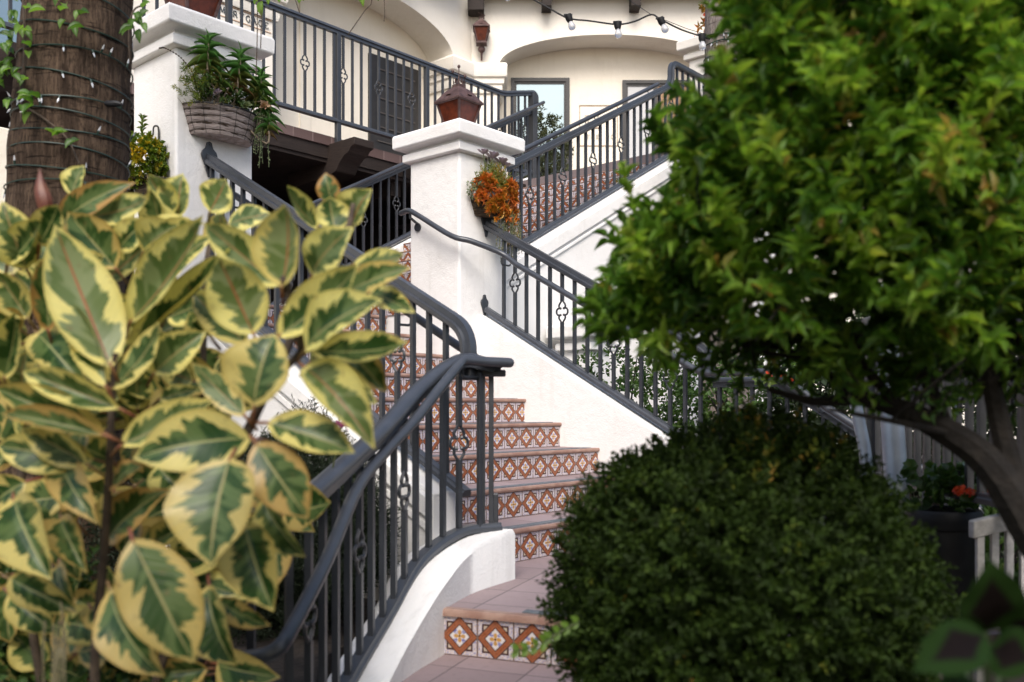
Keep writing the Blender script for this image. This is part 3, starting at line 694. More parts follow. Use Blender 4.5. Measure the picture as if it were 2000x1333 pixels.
hp = [W(5.74, 5.15, 1.60), W(5.62, 5.125, 1.60), W(5.50, 5.12, 1.545), W(5.12, 5.115, 1.335), W(4.98, 5.20, 1.285), W(4.84, 5.39, 1.20), W(4.7, vp, z3t(4.7)-0.14)]
hp = crom(hp, 5)+[W(3.2, vp, z3t(3.2)-0.14)]
hp += rounded([W(3.15, vp, z3t(3.15)-0.14), W(3.07, vp, 0.225), W(2.60, vp, 0.222), W(1.5, vp, 0.222-1.1*0.63)], 0.1, 4)
handrail(r3, hp)
m = MB(); m.tube([W(5.60, 5.125, 1.585), W(5.60, 5.125, 1.54), W(5.60, 5.21, 1.50)], 0.012, 8); m.lathe(W(5.60, 5.213, 1.475), [(0.002, 0), (0.035, 0), (0.035, 0.012), (0.002, 0.014)], 16, ax=Matrix.Rotation(math.radians(0), 3, 'Z') @ (VD.to_track_quat('Z', 'Y').to_matrix() @ Matrix.Scale(-1, 3, (0, 0, 1)))); m.build('bracket', M_IRON, r3, smooth=True)
for u in (4.86, 4.0, 3.3): bracket(r3, W(u, V3, z3t(u)-0.03), W(u, vp, z3t(u)-0.16))
bracket(r3, W(2.3, V3, -0.05), W(2.3, vp, 0.02))
plate(r3, W(UC, V3, z3t(UC)+0.02), VD, UD*-1); plate(r3, W(UC, V3-0.02, z3(UC)+0.035), VD, UD*-1, 0.75)
# R4: near railing of upper flight with raised knee
zt = 3.71
tp = rounded([W(U4, 5.75, z4t(5.75)), W(U4, VT, z4t(VT)), W(U4, VT, zt), W(U4, 9.52, zt)], 0.11, 8)
bt = [W(U4, 5.75, z4b(5.75)), W(U4, VT, z4b(VT)), W(U4, 9.52, z4b(VT)+0.02)]
line = [W(U4, 5.75, z4t(5.75)), W(U4, VT-0.03, z4t(VT-0.03)), W(U4, VT, zt), W(U4, 9.52, zt)]
r4 = railing('upper stair railing that ends in a raised bend near the palm, with tiles behind it', W(U4, 7.5, 2), line, bt, 0.118, 0.30, 4, 2, side=UD, extra_top=[tp])
handrail(r4, [W(U4+0.10, 5.75, z4t(5.75)+0.065), W(U4+0.10, VT-0.10, z4t(VT-0.10)+0.065)])
for v in (6.2, 7.25, 7.4, 8.35):
    m = MB(); m.tube([W(U4+0.02, v, z4t(v)+0.02), W(U4+0.08, v-0.02, z4t(v)+0.0), W(U4+0.10, v-0.02, z4t(v)+0.05)], 0.007, 6); m.build('bracket', M_IRON, r4, smooth=True)
# R5: far railing of upper flight
tp = [W(U5, 4.6, z5t(4.6)), W(U5, 9.22, z5t(9.22))]
bt = [W(U5, 4.6, z5b(4.6)), W(U5, 9.22, z5b(9.22))]
r5 = railing('far railing of the upper stairs, seen through gaps on both sides of the lantern pillar', W(U5, 7, 2), tp, bt, 0.118, 0.30, 4, 1)
handrail(r5, [W(U5-0.10, 4.6, z5t(4.6)+0.05), W(U5-0.10, 9.36, z5t(9.36)+0.05)])
# R6: balcony railing
U6 = 7.80; Z6 = 3.945
tp = rounded([W(U6, 1.5, Z6), W(U6, 8.70, Z6), W(U5, 9.24, 4.085)], 0.08, 4)
bt = [W(U6, 1.5, 3.0), W(U6, 8.70, 3.0), W(U5, 9.24, 3.05)]
r6 = railing('long level railing of the upper walkway above the dark timber underside', W(U6, 5, ZD), tp, bt, 0.122, 0.05, 4, 2)
for px in (447, 660, 833):
    v = at_u(px, U6); p = W(U6, v); post(r6, p.x, p.y, 2.76, 3.92, VD, 0.026)
p = W(U5, 9.26); post(r6, p.x, p.y, 2.84, 4.06, VD, 0.045)
m = MB(); m.tube(rounded([W(U5, 9.22, 4.06), W(U5, 9.26, 4.10), W(U5, 9.33, 4.07), W(U5, 9.33, 3.98)], 0.04, 4), 0.034, 10); m.build('rail_scroll', M_IRON2, r6, smooth=True)
m = MB(); m.tube([W(U5, 9.33, 4.0), W(U5, 9.33, 2.9)], 0.012, 6); m.build('baluster', M_IRON, r6)
# R7: worn railing at the right, seen through the tree
M_WORN = iron('weathered_iron', (0.045, 0.045, 0.047), 0.5)
line = [V((1.80, 4.7, 0.42)), V((1.74, 3.1, 0.42))]; bt = [V((1.80, 4.7, -0.34)), V((1.74, 3.1, -0.34))]
r7 = thing('iron_railing', V((1.77, 4, -0.9)), 'weathered grey railing seen through the tree behind the geranium pot', 'railing', 'dark iron railings with quatrefoil balusters')
m = MB(); m.sweep(line, TOPP); m.build('top_rail', M_WORN, r7, smooth=True); m = MB(); m.sweep(bt, BOTP); m.build('bottom_rail', M_WORN, r7, smooth=True)
m = MB(); m.sweep([p-Z3*0.13 for p in line], BOTP); m.build('middle_rail', M_WORN, r7, smooth=True)
for i, (p, d) in enumerate(resample(bt, 0.10, 0.03)): baluster(r7, p, -0.33, 0.40, d, i % 4 == 2, 0.0125, M_WORN)
for y in (4.6, 3.15): post(r7, 1.77, y, -1.2, 0.42, V((0, 1, 0)), 0.018)
# ------------------------------------------------------------------ lanterns
def tinted(name, c, e=0.0):
    t = NT(name); t.set(t.mix(t.step(t.noise(18, 3), 0.3, 0.75), c, tuple(x*0.45 for x in c)), 0.5, 0, 0.2); t.b.inputs['Transmission Weight'].default_value = 0.15; return t.m
M_AMBER = tinted('amber_glass', (0.12, 0.022, 0.006))
ROTC = math.atan2((UD+VD).y, (UD+VD).x)
def lantern(c, s, label, rot=ROTC, name='pillar_lantern', cat='lantern', wall=None):
    root = thing(name, c, label, cat); c = V(c)
    ds = [V((math.cos(rot+k*math.pi/2), math.sin(rot+k*math.pi/2), 0)) for k in range(4)]
    zb, zr = 0.03*s, 0.275*s; rb, rr = 0.098*s, 0.182*s
    m = MB(); m.lathe(c, [(0.06*s, 0), (0.13*s, 0.0), (0.13*s, 0.018*s), (rb+0.012*s, 0.03*s), (0.02*s, 0.031*s)], 4, rot); m.build('base', M_RUST, root)
    g = MB()
    for k in range(4):
        a, b_ = ds[k], ds[(k+1) % 4]
        g.quad(c+a*(rb-0.006*s)+Z3*zb, c+b_*(rb-0.006*s)+Z3*zb, c+b_*(rr-0.006*s)+Z3*zr, c+a*(rr-0.006*s)+Z3*zr)
    g.build('amber_panes', M_AMBER, root)
    m = MB()
    for k in range(4):
        a = ds[k]; m.tube([c+a*rb+Z3*zb, c+a*rr+Z3*zr], 0.011*s, 4)
        b_ = ds[(k+1) % 4]
        m.tube([c+a*rr+Z3*(zr-0.008*s), c+b_*rr+Z3*(zr-0.008*s)], 0.010*s, 4); m.tube([c+a*rb+Z3*(zb+0.006*s), c+b_*rb+Z3*(zb+0.006*s)], 0.009*s, 4)
    m.build('frame', M_RUST, root)
    m = MB(); m.lathe(c, [(0.17*s, zr-0.004*s), (0.208*s, zr-0.010*s), (0.206*s, zr+0.004*s), (0.165*s, zr+0.040*s), (0.125*s, zr+0.082*s), (0.085*s, zr+0.112*s), (0.058*s, zr+0.125*s), (0.054*s, zr+0.150*s), (0.02*s, zr+0.151*s)], 4, rot)
    for k in range(4):    # little louvre flaps
        a = (ds[k]+ds[(k+1) % 4]).normalized(); t = V((-a.y, a.x, 0)); o = c+a*(0.108*s)+Z3*(zr+0.050*s)
        m.add([o-t*0.022*s, o+t*0.022*s, o+t*0.022*s+a*0.022*s-Z3*0.008*s, o-t*0.022*s+a*0.022*s-Z3*0.008*s, o-t*0.022*s-Z3*0.022*s, o+t*0.022*s-Z3*0.022*s], [(0, 1, 2, 3), (0, 3, 4), (1, 5, 2)])
    m.build('roof', M_RUST, root)
    m = MB()
    for k in range(12):
        w_ = 2*math.pi*k/12; a = V((math.cos(w_), math.sin(w_), 0)); t = V((-a.y, a.x, 0)); o = c+a*0.048*s+Z3*(zr+0.155*s)
        m.add([o-t*0.011*s, o+t*0.011*s, o+t*0.003*s+a*0.008*s+Z3*0.042*s, o-t*0.003*s+a*0.008*s+Z3*0.042*s, o-t*0.011*s-a*0.003*s, o+t*0.011*s-a*0.003*s], [(0, 1, 2, 3), (4, 5, 2, 3)])
    m.tube([c+Z3*(zr+0.15*s), c+Z3*(zr+0.295*s)], 0.0045*s, 6)
    zc = zr+0.245*s; m.tube([c-VD*0.065*s+Z3*zc, c+VD*0.065*s+Z3*zc], 0.004*s, 6)
    for q in (c-VD*0.072*s+Z3*zc, c+VD*0.072*s+Z3*zc, c+Z3*(zr+0.305*s)): m.ball(q, 0.013*s, 6, sq=(1, 1, 1.3))
    m.build('finial', M_RUST, root)
    if wall:
        m = MB(); m.ball(c+Z3*(-0.075*s)+wall*0.02, 0.058*s, 12, sq=(1.1, 0.8, 1.1)); m.tube([c+Z3*(-0.02*s), c-Z3*0.05*s], 0.02*s, 8); m.tube([c-Z3*0.1*s+wall*0.03, c-Z3*0.26*s+wall*0.05], [0.022*s, 0.016*s], 8)
        m.tube([c-Z3*0.075*s, c-Z3*0.075*s+wall*0.2], 0.02*s, 8); m.build('wall_bracket', M_RUST, root, smooth=True)
    return root
lantern(W(UC+PW/2, VC+PW/2, 2.25), 1.0, 'brown four-sided lantern with amber panes standing on the middle pillar')
lantern(W(5.692, 3.256, 2.492), 1.15, 'brown lantern cut by the top edge, standing on the left pillar')
lantern(V((-0.44, YF-0.17, 5.235)), 0.84, 'small brown lantern fixed to the arcade wall between the two arches', math.radians(45), 'wall_lantern', 'lantern', V((0, 1, 0)))
# ------------------------------------------------------------------ signs
def arc(cx, cy, rx, ry, a0, a1, n=8): return [(cx+rx*math.cos(math.radians(a0+(a1-a0)*i/n)), cy+ry*math.sin(math.radians(a0+(a1-a0)*i/n))) for i in range(n+1)]
def S(a, b_, w_=0.06): return ([a, b_], w_)
GL = {
 'M': [S((.05, 0), (.12, 1)), S((.12, 1), (.5, .1), .13), S((.5, .1), (.88, 1)), S((.88, 1), (.95, 0), .13), S((-.02, .02), (.14, .02), .04), S((.84, .02), (1.04, .02), .04)],
 'O': [(arc(.5, .5, .45, .5, 0, 360, 18), .10)], 'C': [(arc(.55, .5, .45, .5, 50, 310, 14), .10), S((.84, .88), (.84, .72), .05)],
 'G': [(arc(.55, .5, .45, .5, 50, 320, 14), .10), S((.88, .12), (.88, .42), .11), S((.72, .42), (1.0, .42), .04), S((.84, .88), (.84, .72), .05)],
 'R': [S((.15, 0), (.15, 1), .12), ([(.15, .98)]+arc(.5, .74, .28, .24, 90, -90, 8)+[(.15, .5)], .07), S((.45, .5), (.9, 0), .12), S((.02, .02), (.3, .02), .04), S((.8, .02), (1.0, .02), .04)],
 'T': [S((.5, 0), (.5, 1), .12), S((.05, .98), (.95, .98), .05), S((.06, .98), (.06, .8), .04), S((.94, .98), (.94, .8), .04), S((.36, .02), (.64, .02), .04)],
 'A': [S((.08, 0), (.5, 1)), S((.5, 1), (.92, 0), .13), S((.24, .35), (.76, .35), .05), S((-.02, .02), (.2, .02), .04), S((.8, .02), (1.04, .02), .04)],
 'E': [S((.2, 0), (.2, 1), .12), S((.1, .98), (.85, .98), .05), S((.1, .02), (.88, .02), .05), S((.2, .52), (.65, .52), .05), S((.85, .98), (.85, .8), .04), S((.88, .02), (.88, .22), .04)],
 'N': [S((.12, 0), (.12, 1)), S((.12, 1), (.88, 0), .15), S((.88, 0), (.88, 1)), S((0, .02), (.25, .02), .04)],
 'H': [S((.15, 0), (.15, 1), .11), S((.85, 0), (.85, 1), .11), S((.15, .5), (.85, .5), .05)],
 'I': [S((.5, 0), (.5, 1), .13), S((.3, .02), (.7, .02), .04), S((.3, .98), (.7, .98), .04)],
 'L': [S((.2, 0), (.2, 1), .14), S((.08, .02), (.85, .02), .05), S((.85, .02), (.85, .25), .05)]}
def letters(m, txt, G, x0, y0, h, pitch, wd):
    for i, ch in enumerate(txt):
        for pts, t in GL.get(ch, []):
            for a, b_ in zip(pts, pts[1:]):
                a = (x0+i*pitch+a[0]*wd, y0+a[1]*h); b2 = (x0+i*pitch+b_[0]*wd, y0+b_[1]*h)
                dx, dy = b2[0]-a[0], b2[1]-a[1]; L = math.hypot(dx, dy) or 1; nx, ny = -dy/L*t*h/2, dx/L*t*h/2
                p = [(a[0]+nx, a[1]+ny), (a[0]-nx, a[1]-ny), (b2[0]-nx, b2[1]-ny), (b2[0]+nx, b2[1]+ny)]
                m.hexa([G(*q, 0.0) for q in p]+[G(*q, 0.008) for q in p])
M_LET = plain('dark_teal_lettering', (0.02, 0.035, 0.045), None, rough=0.5); M_RULE = plain('tan_rule', (0.55, 0.36, 0.24), None, rough=0.6); M_LET2 = plain('grey_lettering', (0.33, 0.31, 0.28), None, rough=0.6)
root = thing('mortgage_sign', W(UFR, 6.05, 4.5), 'painted wall sign reading MORTGAGE in thin serif capitals between tan rules', 'sign')
G = lambda x, y, d: W(UFR-0.003-d, x, y)
m = MB(); letters(m, 'MORTGAGE', G, 5.70, 4.465, 0.070, 0.0835, 0.062); m.build('lettering', M_LET, root)
m = MB(); [(letters(q, ch, G, 5.74+0.165*i, 4.585, 0.26, 0.165, 0.15), q.build('large_letter', M_LET, root)) for i, ch in enumerate('NAML') for q in [MB()]]
m = MB()
for z in (4.562, 4.425): m.hexa([G(5.68, z, 0), G(6.38, z, 0), G(6.38, z+0.008, 0), G(5.68, z+0.008, 0), G(5.68, z, 0.005), G(6.38, z, 0.005), G(6.38, z+0.008, 0.005), G(5.68, z+0.008, 0.005)])
m.build('rule', M_RULE, root)
root = thing('door_sign', V((1.3, YF+TH-0.02, 4.2)), 'thin outlined wall sign with grey capitals between the two glass doors', 'sign')
G = lambda x, y, d: V((x, YF+TH-0.024-d, y))
m = MB(); letters(m, 'TIT', G, 1.10, 4.32, 0.10, 0.145, 0.11); m.build('lettering', M_LET2, root); m = MB(); letters(m, 'THE CO', G, 1.12, 4.07, 0.055, 0.075, 0.060); m.build('lettering', M_LET2, root)
m = MB()
for x0, x1, z0, z1 in ((1.02, 1.60, 4.565, 4.575), (1.02, 1.60, 3.955, 3.965), (1.02, 1.03, 3.965, 4.565), (1.59, 1.60, 3.965, 4.565), (1.24, 1.36, 4.225, 4.24)):
    m.hexa([G(x0, z0, 0), G(x1, z0, 0), G(x1, z1, 0), G(x0, z1, 0), G(x0, z0, 0.005), G(x1, z0, 0.005), G(x1, z1, 0.005), G(x0, z1, 0.005)])
m.build('outline', plain('brown_outline', (0.30, 0.20, 0.13), None), root)
# ------------------------------------------------------------------ plants: shared builders
def shoots(p, a, k, ls, L, Wd, spread=1.0, rnd=None, droop=0.0, jitter=0.25, hue=0.25, tipup=0.3):
    """k leaves spiralling along each shoot; returns T, M, rnd"""
    N = len(p); a = a/np.linalg.norm(a, axis=1, keepdims=True)
    ref = np.where(np.abs(a[:, 2:3]) < 0.9, np.array([[0, 0, 1.0]]), np.array([[1.0, 0, 0]]))
    e1 = np.cross(a, ref); e1 /= np.linalg.norm(e1, axis=1, keepdims=True); e2 = np.cross(a, e1)
    Ts, Ms, Rs = [], [], []; ph = RNG.uniform(0, 6.28, N); r0 = RNG.uniform(0, 1, (N, 1)) if rnd is None else rnd
    for j in range(k):
        t = (j+1)/k; ang = ph+j*2.4+RNG.normal(0, 0.3, N)
        out = e1*np.cos(ang)[:, None]+e2*np.sin(ang)[:, None]
        cone = spread*(1.15-0.75*t)
        d = a*math.cos(min(1.5, cone))+out*math.sin(min(1.5, cone))+RNG.normal(0, jitter, (N, 3))
        d[:, 2] -= droop
        n = a*1.0-out*0.3+RNG.normal(0, 0.25, (N, 3)); n[:, 2] += tipup
        l = L*(0.75+0.5*RNG.random(N))*(0.7+0.3*math.sin(math.pi*min(1, 0.25+0.75*t)))
        T = p+a*(ls*t)+out*0.003
        Ts.append(T); Ms.append(frames(d, n, l, l*(Wd/L)))
        Rs.append(np.concatenate([np.clip(r0+RNG.normal(0, hue, (N, 1)), 0, 1), RNG.random((N, 1)), RNG.random((N, 1))], 1))
    return np.concatenate(Ts), np.concatenate(Ms), np.concatenate(Rs)
OVAL = lambda t: 0.5*math.sin(math.pi*t)**0.7
LANCE = lambda t: 0.5*math.sin(math.pi*t**0.75)**1.1
NEEDLE = lambda t: 0.5*(1-t)**0.6*min(1, t*8+0.4)
M_CITRUS = foliage('citrus_leaf', [(0.0, (0.020, 0.055, 0.012)), (0.40, (0.080, 0.185, 0.024)), (0.72, (0.190, 0.345, 0.042)), (0.93, (0.30, 0.42, 0.06)), (1.0, (0.42, 0.27, 0.09))], 0.45, 0.45, 1.6, 0.35, 0.35)
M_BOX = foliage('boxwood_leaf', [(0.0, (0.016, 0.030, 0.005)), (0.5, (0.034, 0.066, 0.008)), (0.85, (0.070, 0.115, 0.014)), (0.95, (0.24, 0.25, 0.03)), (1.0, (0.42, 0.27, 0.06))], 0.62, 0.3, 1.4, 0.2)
M_JADE = foliage('shrub_leaf', [(0.0, (0.03, 0.07, 0.015)), (0.6, (0.075, 0.15, 0.03)), (1.0, (0.16, 0.24, 0.05))], 0.4, 0.3, 1.5)
M_ROSE = foliage('rosemary_leaf', [(0.0, (0.012, 0.022, 0.010)), (0.7, (0.030, 0.048, 0.022)), (1.0, (0.06, 0.08, 0.04))], 0.55, 0.2, 1.3)
M_VINE = foliage('vine_leaf', [(0.0, (0.03, 0.075, 0.015)), (0.6, (0.09, 0.20, 0.03)), (1.0, (0.20, 0.34, 0.05))], 0.4, 0.45, 1.6, 0.4, 0.3)
M_ALOE = foliage('aloe_leaf', [(0.0, (0.17, 0.095, 0.035)), (0.3, (0.16, 0.19, 0.04)), (0.6, (0.09, 0.24, 0.05)), (1.0, (0.16, 0.36, 0.09))], 0.35, 0.2, 1.4)
M_SUCC = foliage('green_succulent', [(0.0, (0.035, 0.075, 0.02)), (0.6, (0.09, 0.16, 0.035)), (1.0, (0.22, 0.22, 0.05))], 0.4, 0.2, 1.4)
M_PALE = foliage('pale_succulent', [(0.0, (0.16, 0.22, 0.11)), (1.0, (0.34, 0.40, 0.22))], 0.5, 0.2, 1.2)
M_ORNG = foliage('orange_succulent', [(0.0, (0.24, 0.22, 0.035)), (0.35, (0.55, 0.24, 0.03)), (0.7, (0.78, 0.24, 0.035)), (1.0, (0.82, 0.30, 0.12))], 0.4, 0.25, 1.3)
M_GOLD = foliage('yellow_green_succulent', [(0.0, (0.10, 0.18, 0.018)), (0.55, (0.20, 0.27, 0.022)), (0.82, (0.42, 0.34, 0.02)), (1.0, (0.70, 0.46, 0.02))], 0.38, 0.25, 1.3)
M_PURP = foliage('purple_rosette', [(0.0, (0.36, 0.26, 0.36)), (1.0, (0.52, 0.44, 0.54))], 0.5, 0.2, 1.2)
M_RED = foliage('red_petals', [(0.0, (0.65, 0.05, 0.02)), (0.6, (0.80, 0.10, 0.03)), (1.0, (0.80, 0.16, 0.12))], 0.5, 0.3, 1.2)
M_PINK = foliage('pink_petals', [(0.0, (0.48, 0.05, 0.28)), (1.0, (0.62, 0.14, 0.42))], 0.5, 0.3, 1.2)
M_STEM = plain('brown_stem', (0.045, 0.030, 0.020), (0.085, 0.060, 0.038), 30, 0.8, 0.4, 60)
M_GSTEM = plain('green_stem', (0.06, 0.085, 0.03), (0.10, 0.11, 0.05), 30, 0.6)
M_BARK = plain('dark_bark', (0.010, 0.0075, 0.006), (0.022, 0.017, 0.013), 20, 0.9, 0.7, 50, bd=0.01)
def ell(N, c, r, shell=0.0, up=None):
    d = unit(N); q = (shell**3+(1-shell**3)*RNG.random(N))**(1/3)
    if up is not None: d[:, 2] = np.where(d[:, 2] < up, -d[:, 2], d[:, 2])
    return np.array(c)+d*np.array(r)*q[:, None], d/np.array(r)
def shrub(name, label, c, r, N, k, ls, L, Wd, mat, prof=OVAL, shell=0.55, lumps=0.12, cat='shrub', group=None, zmin=None, stem=True, ground=None, hue=0.25, yellow=None, up=0.25):
    base = V((c[0], c[1], ground if ground is not None else c[2]-r[2]))
    root = thing(name, base, label, cat, group)
    p, d = ell(N, (0, 0, 0), r, shell); dn = d/np.linalg.norm(d, axis=1, keepdims=True)
    g = 1+lumps*(np.sin(dn[:, 0]*5+1)*np.cos(dn[:, 1]*4)+np.sin(dn[:, 2]*6+dn[:, 0]*3)*0.7)
    p = p*g[:, None]+np.array(c)
    if zmin is not None: q = p[:, 2] > zmin; p, dn = p[q], dn[q]
    a = dn*0.9+np.array([0, 0, up])+RNG.normal(0, 0.35, p.shape)
    r0 = RNG.beta(2, 2.6, (len(p), 1))*0.85
    if yellow is not None: r0 = np.where(yellow(p)[:, None], RNG.uniform(0.82, 0.97, (len(p), 1)), r0)
    T, M, R = shoots(p, a, k, ls, L, Wd, 1.0, r0, hue=hue*0.4)
    scatter('foliage', mat, leaf_tpl(2 if N*k > 20000 else 3, prof, 0.25, 0.12), T, M, R, root)
    if stem:
        m = MB()
        for i in range(14):
            e = p[RNG.integers(len(p))]; e = np.array(c)+(e-np.array(c))*0.8; b0 = base+V((RNG.normal(0, 0.03), RNG.normal(0, 0.03), -0.02))
            mid = (b0+V(e))/2+V((RNG.normal(0, 0.05), RNG.normal(0, 0.05), 0.03)); m.tube(crom([b0, mid, V(e)], 4), [0.012*(1-0.08*j) for j in range(9)], 5)
        m.build('branch', M_BARK, root, smooth=True)
    return root

# ------------------------------------------------------------------ variegated rubber plant (hand-placed leaves)
def var_mat():
    t = NT('variegated_leaf'); M = t.math
    uvn = t.node('ShaderNodeUVMap'); sx = t.node('ShaderNodeSeparateXYZ'); t.ln(uvn.outputs[0], sx.inputs[0]); u, v = sx.outputs[0], sx.outputs[1]
    a = t.node('ShaderNodeAttribute', attribute_name='rnd'); s = t.node('ShaderNodeSeparateColor'); t.ln(a.outputs['Color'], s.inputs[0])
    seed, tone, pale = s.outputs[0], s.outputs[1], s.outputs[2]
    av = M('ABSOLUTE', v); sg = M('SIGN', v); q = M('SUBTRACT', u, M('MULTIPLY', av, 0.20))
    def nz(fu, fv, off, sc=1, det=2, rough=0.5):
        c = t.node('ShaderNodeCombineXYZ'); t.ln(M('MULTIPLY', q, fu), c.inputs[0]); t.ln(M('ADD', M('MULTIPLY', av, fv), M('MULTIPLY', sg, 7.3)), c.inputs[1]); t.ln(M('ADD', M('MULTIPLY', seed, 61.0), off), c.inputs[2])
        return t.noise(sc, det, rough, vec=c.outputs[0])
    n1 = nz(5.5, 0.25, 0, 1, 1); n2 = nz(15, 0.9, 20, 1, 3, 0.75)
    lim = M('ADD', M('ADD', 0.34, M('MULTIPLY', M('SUBTRACT', n1, 0.30), 1.45)), M('MULTIPLY', M('SUBTRACT', n2, 0.5), 1.0))
    lim = M('MINIMUM', M('MAXIMUM', lim, 0.02), 0.93)
    lim = M('MULTIPLY', lim, M('MULTIPLY', t.step(u, 0.02, 0.16), t.step(u, 1.0, 0.90)))
    green = t.step(M('SUBTRACT', lim, av), -0.022, 0.035)
    cream = t.mix(tone, (0.78, 0.70, 0.22), (0.42, 0.225, 0.06)); cream = t.mix(M('MULTIPLY', nz(3, 1.2, 33), 0.5), cream, t.mix(tone, (0.72, 0.70, 0.29), (0.40, 0.28, 0.12)))  # leaf-age tint, also colouring upper leaves as lit and lower ones as shaded
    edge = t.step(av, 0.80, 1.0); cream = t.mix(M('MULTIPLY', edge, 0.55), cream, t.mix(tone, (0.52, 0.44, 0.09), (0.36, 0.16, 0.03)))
    g1 = t.mix(pale, (0.018, 0.060, 0.010), (0.120, 0.175, 0.050)); g2 = t.mix(pale, (0.095, 0.155, 0.045), (0.22, 0.27, 0.12))
    pat = t.step(nz(6.5, 0.9, 47, 1, 2), 0.46, 0.54)
    gr = t.mix(pat, g1, g2)
    col = t.mix(green, cream, gr)
    rib = M('MULTIPLY', M('FRACT', M('MULTIPLY', q, 13.0)), 1.0); rl = t.step(M('ABSOLUTE', M('SUBTRACT', rib, 0.5)), 0.10, 0.0)
    col = t.mix(M('MULTIPLY', rl, 0.16), col, (0.30, 0.33, 0.16))
    mid = t.step(av, 0.055, 0.022); midc = t.mix(pale, (0.36, 0.37, 0.15), (0.36, 0.13, 0.055)); col = t.mix(mid, col, midc)
    bn = t.noise(34, 4, 0.65); col = t.mix(M('MULTIPLY', t.step(bn, 0.60, 0.70), 0.45), col, (0.20, 0.12, 0.05))
    t.set(col, 0.36, 0, 0.45)
    t.bump(M('ADD', M('MULTIPLY', rl, 0.4), M('MULTIPLY', mid, -0.8)), 0.25, 0.004)
    tr = t.node('ShaderNodeBsdfTranslucent'); t.ln(t.mix(1.0, col, (1.2, 1.15, 0.7, 1), 'MULTIPLY'), tr.inputs['Color'])
    mx = t.node('ShaderNodeMixShader'); mx.inputs[0].default_value = 0.30
    t.ln(t.b.outputs[0], mx.inputs[1]); t.ln(tr.outputs[0], mx.inputs[2]); t.ln(mx.outputs[0], t.out.inputs['Surface']); return t.m
M_VAR = var_mat()
M_BUD = plain('red_brown_sheath', (0.11, 0.028, 0.016), (0.24, 0.10, 0.045), 12, 0.5)
def rprof(t):                    # broad oval with a short point
    return max(0.0, math.sin(math.pi*t**0.90))**0.74*(1-0.45*max(0, t-0.84)/0.16) if t < 0.995 else 0.0
class LeafSet:
    def __init__(s): s.v = []; s.f = []; s.uv = []; s.c = []
    def leaf(s, b, e, n, hw, bend=0.12, fold=0.2, col=(0.5, 0, 0), nl=14, nw=4, wav=0.06, roll=0.0):
        b, e, n = V(b), V(e), V(n); d = e-b; L = d.length; d = d.normalized(); n = (n-d*n.dot(d)).normalized(); sd = n.cross(d)
        if roll: n, sd = n*math.cos(roll)+sd*math.sin(roll), sd*math.cos(roll)-n*math.sin(roll)
        base = len(s.v); ph = random.uniform(0, 6.28)
        for i in range(nl+1):
            t = i/nl; w_ = hw*max(rprof(t), 0.012)
            arch = bend*L*(4*t*(1-t))
            tip = 0.10*L*max(0, t-0.75)**2*4*(-1 if bend > 0 else 1)
            for j in range(2*nw+1):
                y = (j-nw)/nw
                z = fold*abs(y)**1.3*w_+wav*w_*math.sin(t*13+ph+y)*abs(y)
                s.v.append(b+d*(L*t)+sd*(y*w_*(1-0.12*fold))+n*(arch+z+tip))
        nc = 2*nw+1
        for i in range(nl):
            for j in range(nc-1):
                a = base+i*nc+j; s.f.append((a, a+nc, a+nc+1, a+1))
                s.uv += [(i/nl, (j-nw)/nw), ((i+1)/nl, (j-nw)/nw), ((i+1)/nl, (j+1-nw)/nw), (i/nl, (j+1-nw)/nw)]
        s.c += [(*col, 1.0)]*((nl+1)*nc)
    def build(s, name, mat, parent, extra=None, mat2=None):
        nl_ = len(s.f)
        if extra:
            b = len(s.v); s.v += extra.v
            for f in extra.f:
                s.f.append(tuple(b+k for k in f)); s.uv += [(0, 0)]*len(f)
            s.c += [(0.5, 0, 0, 1.0)]*len(extra.v)
        o0 = wloc(parent); me = bpy.data.meshes.new(name); me.from_pydata([tuple(x-o0) for x in s.v], [], s.f)
        l = me.uv_layers.new(name='UVMap'); l.data.foreach_set('uv', [c for p in s.uv for c in p])
        a = me.attributes.new('rnd', 'FLOAT_COLOR', 'POINT'); a.data.foreach_set('color', [c for p in s.c for c in p])
        me.polygons.foreach_set('use_smooth', [True]*len(me.polygons)); me.materials.append(mat)
        if extra: me.materials.append(mat2); me.polygons.foreach_set('material_index', [0]*nl_+[1]*len(extra.f))
        me.update(); return link(name, me, parent)
